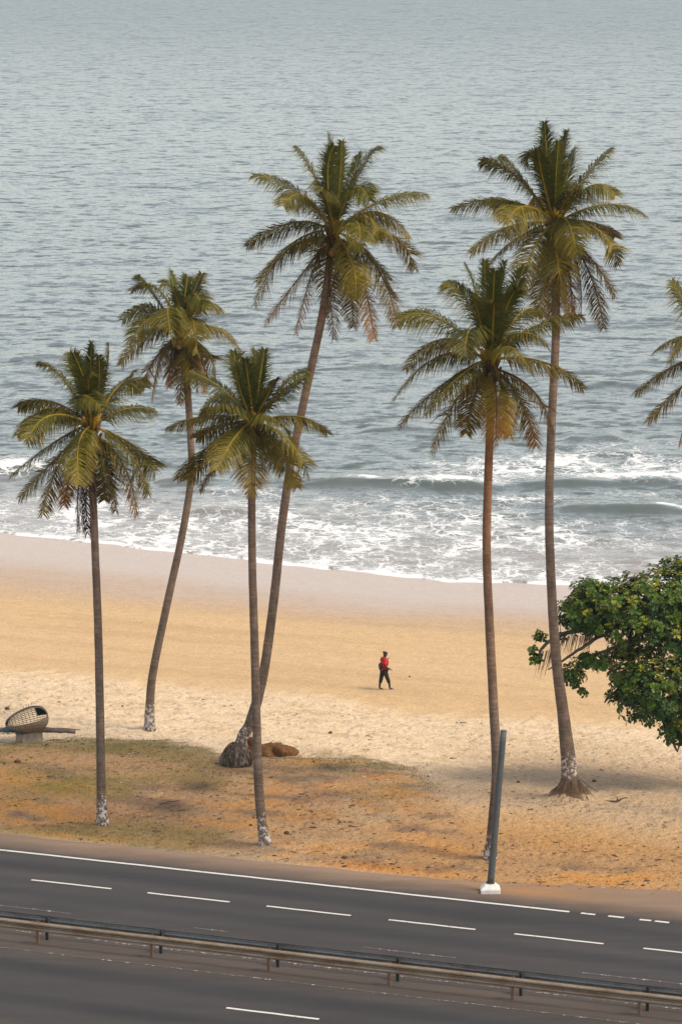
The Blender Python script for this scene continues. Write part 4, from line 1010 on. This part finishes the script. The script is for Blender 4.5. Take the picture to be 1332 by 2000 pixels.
def walker():
    b = ground_at(750, 1347)
    root = empty('person', b); root.rotation_euler = (0, 0, math.radians(26)); tag(root, 'person in red T-shirt and black trousers walking along the sand', 'person')
    # x is the walking direction, -y the side towards the road (his right)
    J = [((0, 0, .93), (.115, .13)), ((.0, 0, 1.08), (.10, .125)), ((.01, 0, 1.27), (.115, .15)), ((.02, 0, 1.40), (.085, .12)), ((.03, 0, 1.475), .068), ((.042, 0, 1.515), .066),       # 0-5 spine, neck
         ((.058, 0, 1.60), (.128, .112)), ((.050, 0, 1.665), (.122, .108)), ((.045, 0, 1.715), .075),                                           # 6-8 head
         ((.0, -.09, .88), .085), ((.13, -.10, .48), .055), ((.17, -.10, .40), .052), ((.215, -.10, .24), .056), ((.225, -.10, .09), .045), ((.30, -.115, .035), .034), ((.37, -.12, .025), .022),   # 9-15 right leg forward
         ((-.02, .09, .88), .085), ((-.10, .10, .48), .055), ((-.115, .10, .40), .052), ((-.165, .10, .23), .056), ((-.175, .10, .09), .045), ((-.10, .10, .035), .034), ((-.03, .10, .025), .022),  # 16-22 left leg back
         ((.01, -.185, 1.385), .06), ((-.06, -.225, 1.24), .055), ((-.075, -.235, 1.12), .05), ((.05, -.235, 1.02), .045), ((.17, -.23, .955), .036), ((.21, -.23, .94), (.026, .042)),          # 23-28 right arm
         ((.02, .185, 1.385), .06), ((.05, .23, 1.24), .055), ((.07, .235, 1.14), .05), ((.15, .19, 1.22), .044), ((.21, .15, 1.30), .036), ((.235, .14, 1.325), (.026, .042))]              # 29-34 left arm
    E_ = [(0, 1), (1, 2), (2, 3), (3, 4), (4, 5), (5, 6), (6, 7), (7, 8), (0, 9), (9, 10), (10, 11), (11, 12), (12, 13), (13, 14), (14, 15), (0, 16), (16, 17), (17, 18), (18, 19), (19, 20), (20, 21), (21, 22),
          (3, 23), (23, 24), (24, 25), (25, 26), (26, 27), (27, 28), (3, 29), (29, 30), (30, 31), (31, 32), (32, 33), (33, 34)]
    # fingers and thumbs, each its own short chain from the palm
    for base, d0, s0 in ((28, Vector((.9, 0, -.45)).normalized(), Vector((0, 1, 0))), (34, Vector((.6, -.1, .75)).normalized(), Vector((0, 1, 0)))):
        o0 = Vector(J[base][0]); nrm = d0.cross(s0)
        for q, (y, L) in enumerate(((-.028, .062), (-.009, .075), (.010, .070), (.028, .055))):
            i0 = len(J); J.append((tuple(o0+s0*y+d0*.03), .0085)); J.append((tuple(o0+s0*y+d0*(.03+L*.55)-nrm*.008), .008)); J.append((tuple(o0+s0*y+d0*(.03+L)-nrm*.03), .007))
            E_ += [(base, i0), (i0, i0+1), (i0+1, i0+2)]
        i0 = len(J); J.append((tuple(o0+s0*.036-nrm*.012), .0095)); J.append((tuple(o0+s0*.050+d0*.035-nrm*.025), .008)); E_ += [(base, i0), (i0, i0+1)]
    # nose
    i0 = len(J); J.append(((.148, 0, 1.615), .012)); E_.append((6, i0))
    skinned('body', J, E_, M['skin'], root, 0, 2)
    up = [((0, 0, .84), (.165, .19)), ((0, 0, 1.0), (.155, .185)), ((.0, 0, 1.12), (.15, .185)), ((.01, 0, 1.27), (.165, .21)), ((.02, 0, 1.41), (.12, .165)), ((.03, 0, 1.465), .085),
          ((.01, -.19, 1.388), .085), ((-.045, -.225, 1.26), .085), ((-.065, -.235, 1.17), .082), ((.02, .19, 1.388), .085), ((.045, .23, 1.26), .085), ((.065, .235, 1.17), .082)]
    skinned('shirt', up, [(0, 1), (1, 2), (2, 3), (3, 4), (4, 5), (4, 6), (6, 7), (7, 8), (4, 9), (9, 10), (10, 11)], M['red'], root, 0, 2)
    lo = [((0, 0, .93), (.135, .155)), ((.0, -.09, .86), .12), ((.125, -.10, .50), .092), ((.17, -.10, .40), .086), ((.205, -.10, .27), .078), ((-.02, .09, .86), .12), ((-.095, .10, .50), .092), ((-.115, .10, .40), .086), ((-.155, .10, .27), .078)]
    skinned('trousers', lo, [(0, 1), (1, 2), (2, 3), (3, 4), (0, 5), (5, 6), (6, 7), (7, 8)], M['black'], root, 0, 2)
    hr = [((.020, 0, 1.655), (.120, .110)), ((.034, 0, 1.70), (.116, .106)), ((.042, 0, 1.735), .075)]
    skinned('hair', hr, [(0, 1), (1, 2)], M['hair'], root, 0, 2)
    for s in (-1, 1):
        mb = MB(); mb.tube([(.045, s*.078, 1.60), (.045, s*.092, 1.61), (.04, s*.096, 1.635)], [.018, .016, .012], 6); mb.build('ear', M['skin'], root)
    mb = MB()
    for s in (-1, 1): mb.box((.148, s*.036, 1.648), (.012, .05, .034))
    mb.box((.150, 0, 1.655), (.008, .03, .008)); mb.box((.09, -.083, 1.655), (.10, .006, .01)); mb.box((.09, .083, 1.655), (.10, .006, .01)); mb.build('sunglasses', M['lens'], root, smooth=False)
    mb = MB(); mb.box((.142, 0, 1.572), (.01, .045, .010)); mb.build('mouth', M['lens'], root, smooth=False)
    for x, y in ((.30, -.112), (-.10, .10)):
        mb = MB(); mb.box((x, y, .012), (.28, .10, .024)); mb.box((x+.04, y, .062), (.035, .095, .012)); mb.build('sandal', M['sole'], root, smooth=False, bevel=.01)
    bp = empty('backpack', root.matrix_world @ Vector((0, 0, 0))); bp.location = b; bp.rotation_euler = root.rotation_euler
    tag(bp, 'dark backpack carried on the back of the person in red', 'backpack')
    skinned('pack_body', [((-.17, -.04, .96), (.06, .09)), ((-.20, -.04, 1.06), (.085, .11)), ((-.19, -.04, 1.17), (.08, .105)), ((-.16, -.04, 1.27), (.045, .07))], [(0, 1), (1, 2), (2, 3)], M['pack'], bp, 1, 2)
    for s in (-1, 1):
        mb = MB(); mb.tube([(-.15, s*.10-.01, 1.33), (-.05, s*.125, 1.455), (.07, s*.12, 1.42), (.15, s*.115, 1.28), (.11, s*.15, 1.14), (-.04, s*.165, 1.04), (-.14, s*.12-.01, 1.02)], .018, 5); mb.build('strap', M['pack'], bp)
walker()

# ------------------------------------------------------------------ sea haze
def haze():
    mb = MB(); mb.box((0, 12990, 10.5), (54000, 30000, 53)); 
    m = bpy.data.materials.new('sea_haze'); m.use_nodes = True; t = m.node_tree; t.nodes.clear()
    v = t.nodes.new('ShaderNodeVolumePrincipled'); v.inputs['Color'].default_value = (.68, .84, .97, 1); v.inputs['Density'].default_value = HAZE; v.inputs['Anisotropy'].default_value = 0.0
    o = t.nodes.new('ShaderNodeOutputMaterial'); t.links.new(v.outputs[0], o.inputs['Volume'])
    b = mb.build('haze', m, None, smooth=False); tag(b, 'pale haze in the air over the sea', 'haze', kind='stuff')
HAZE = 0.00009
haze()
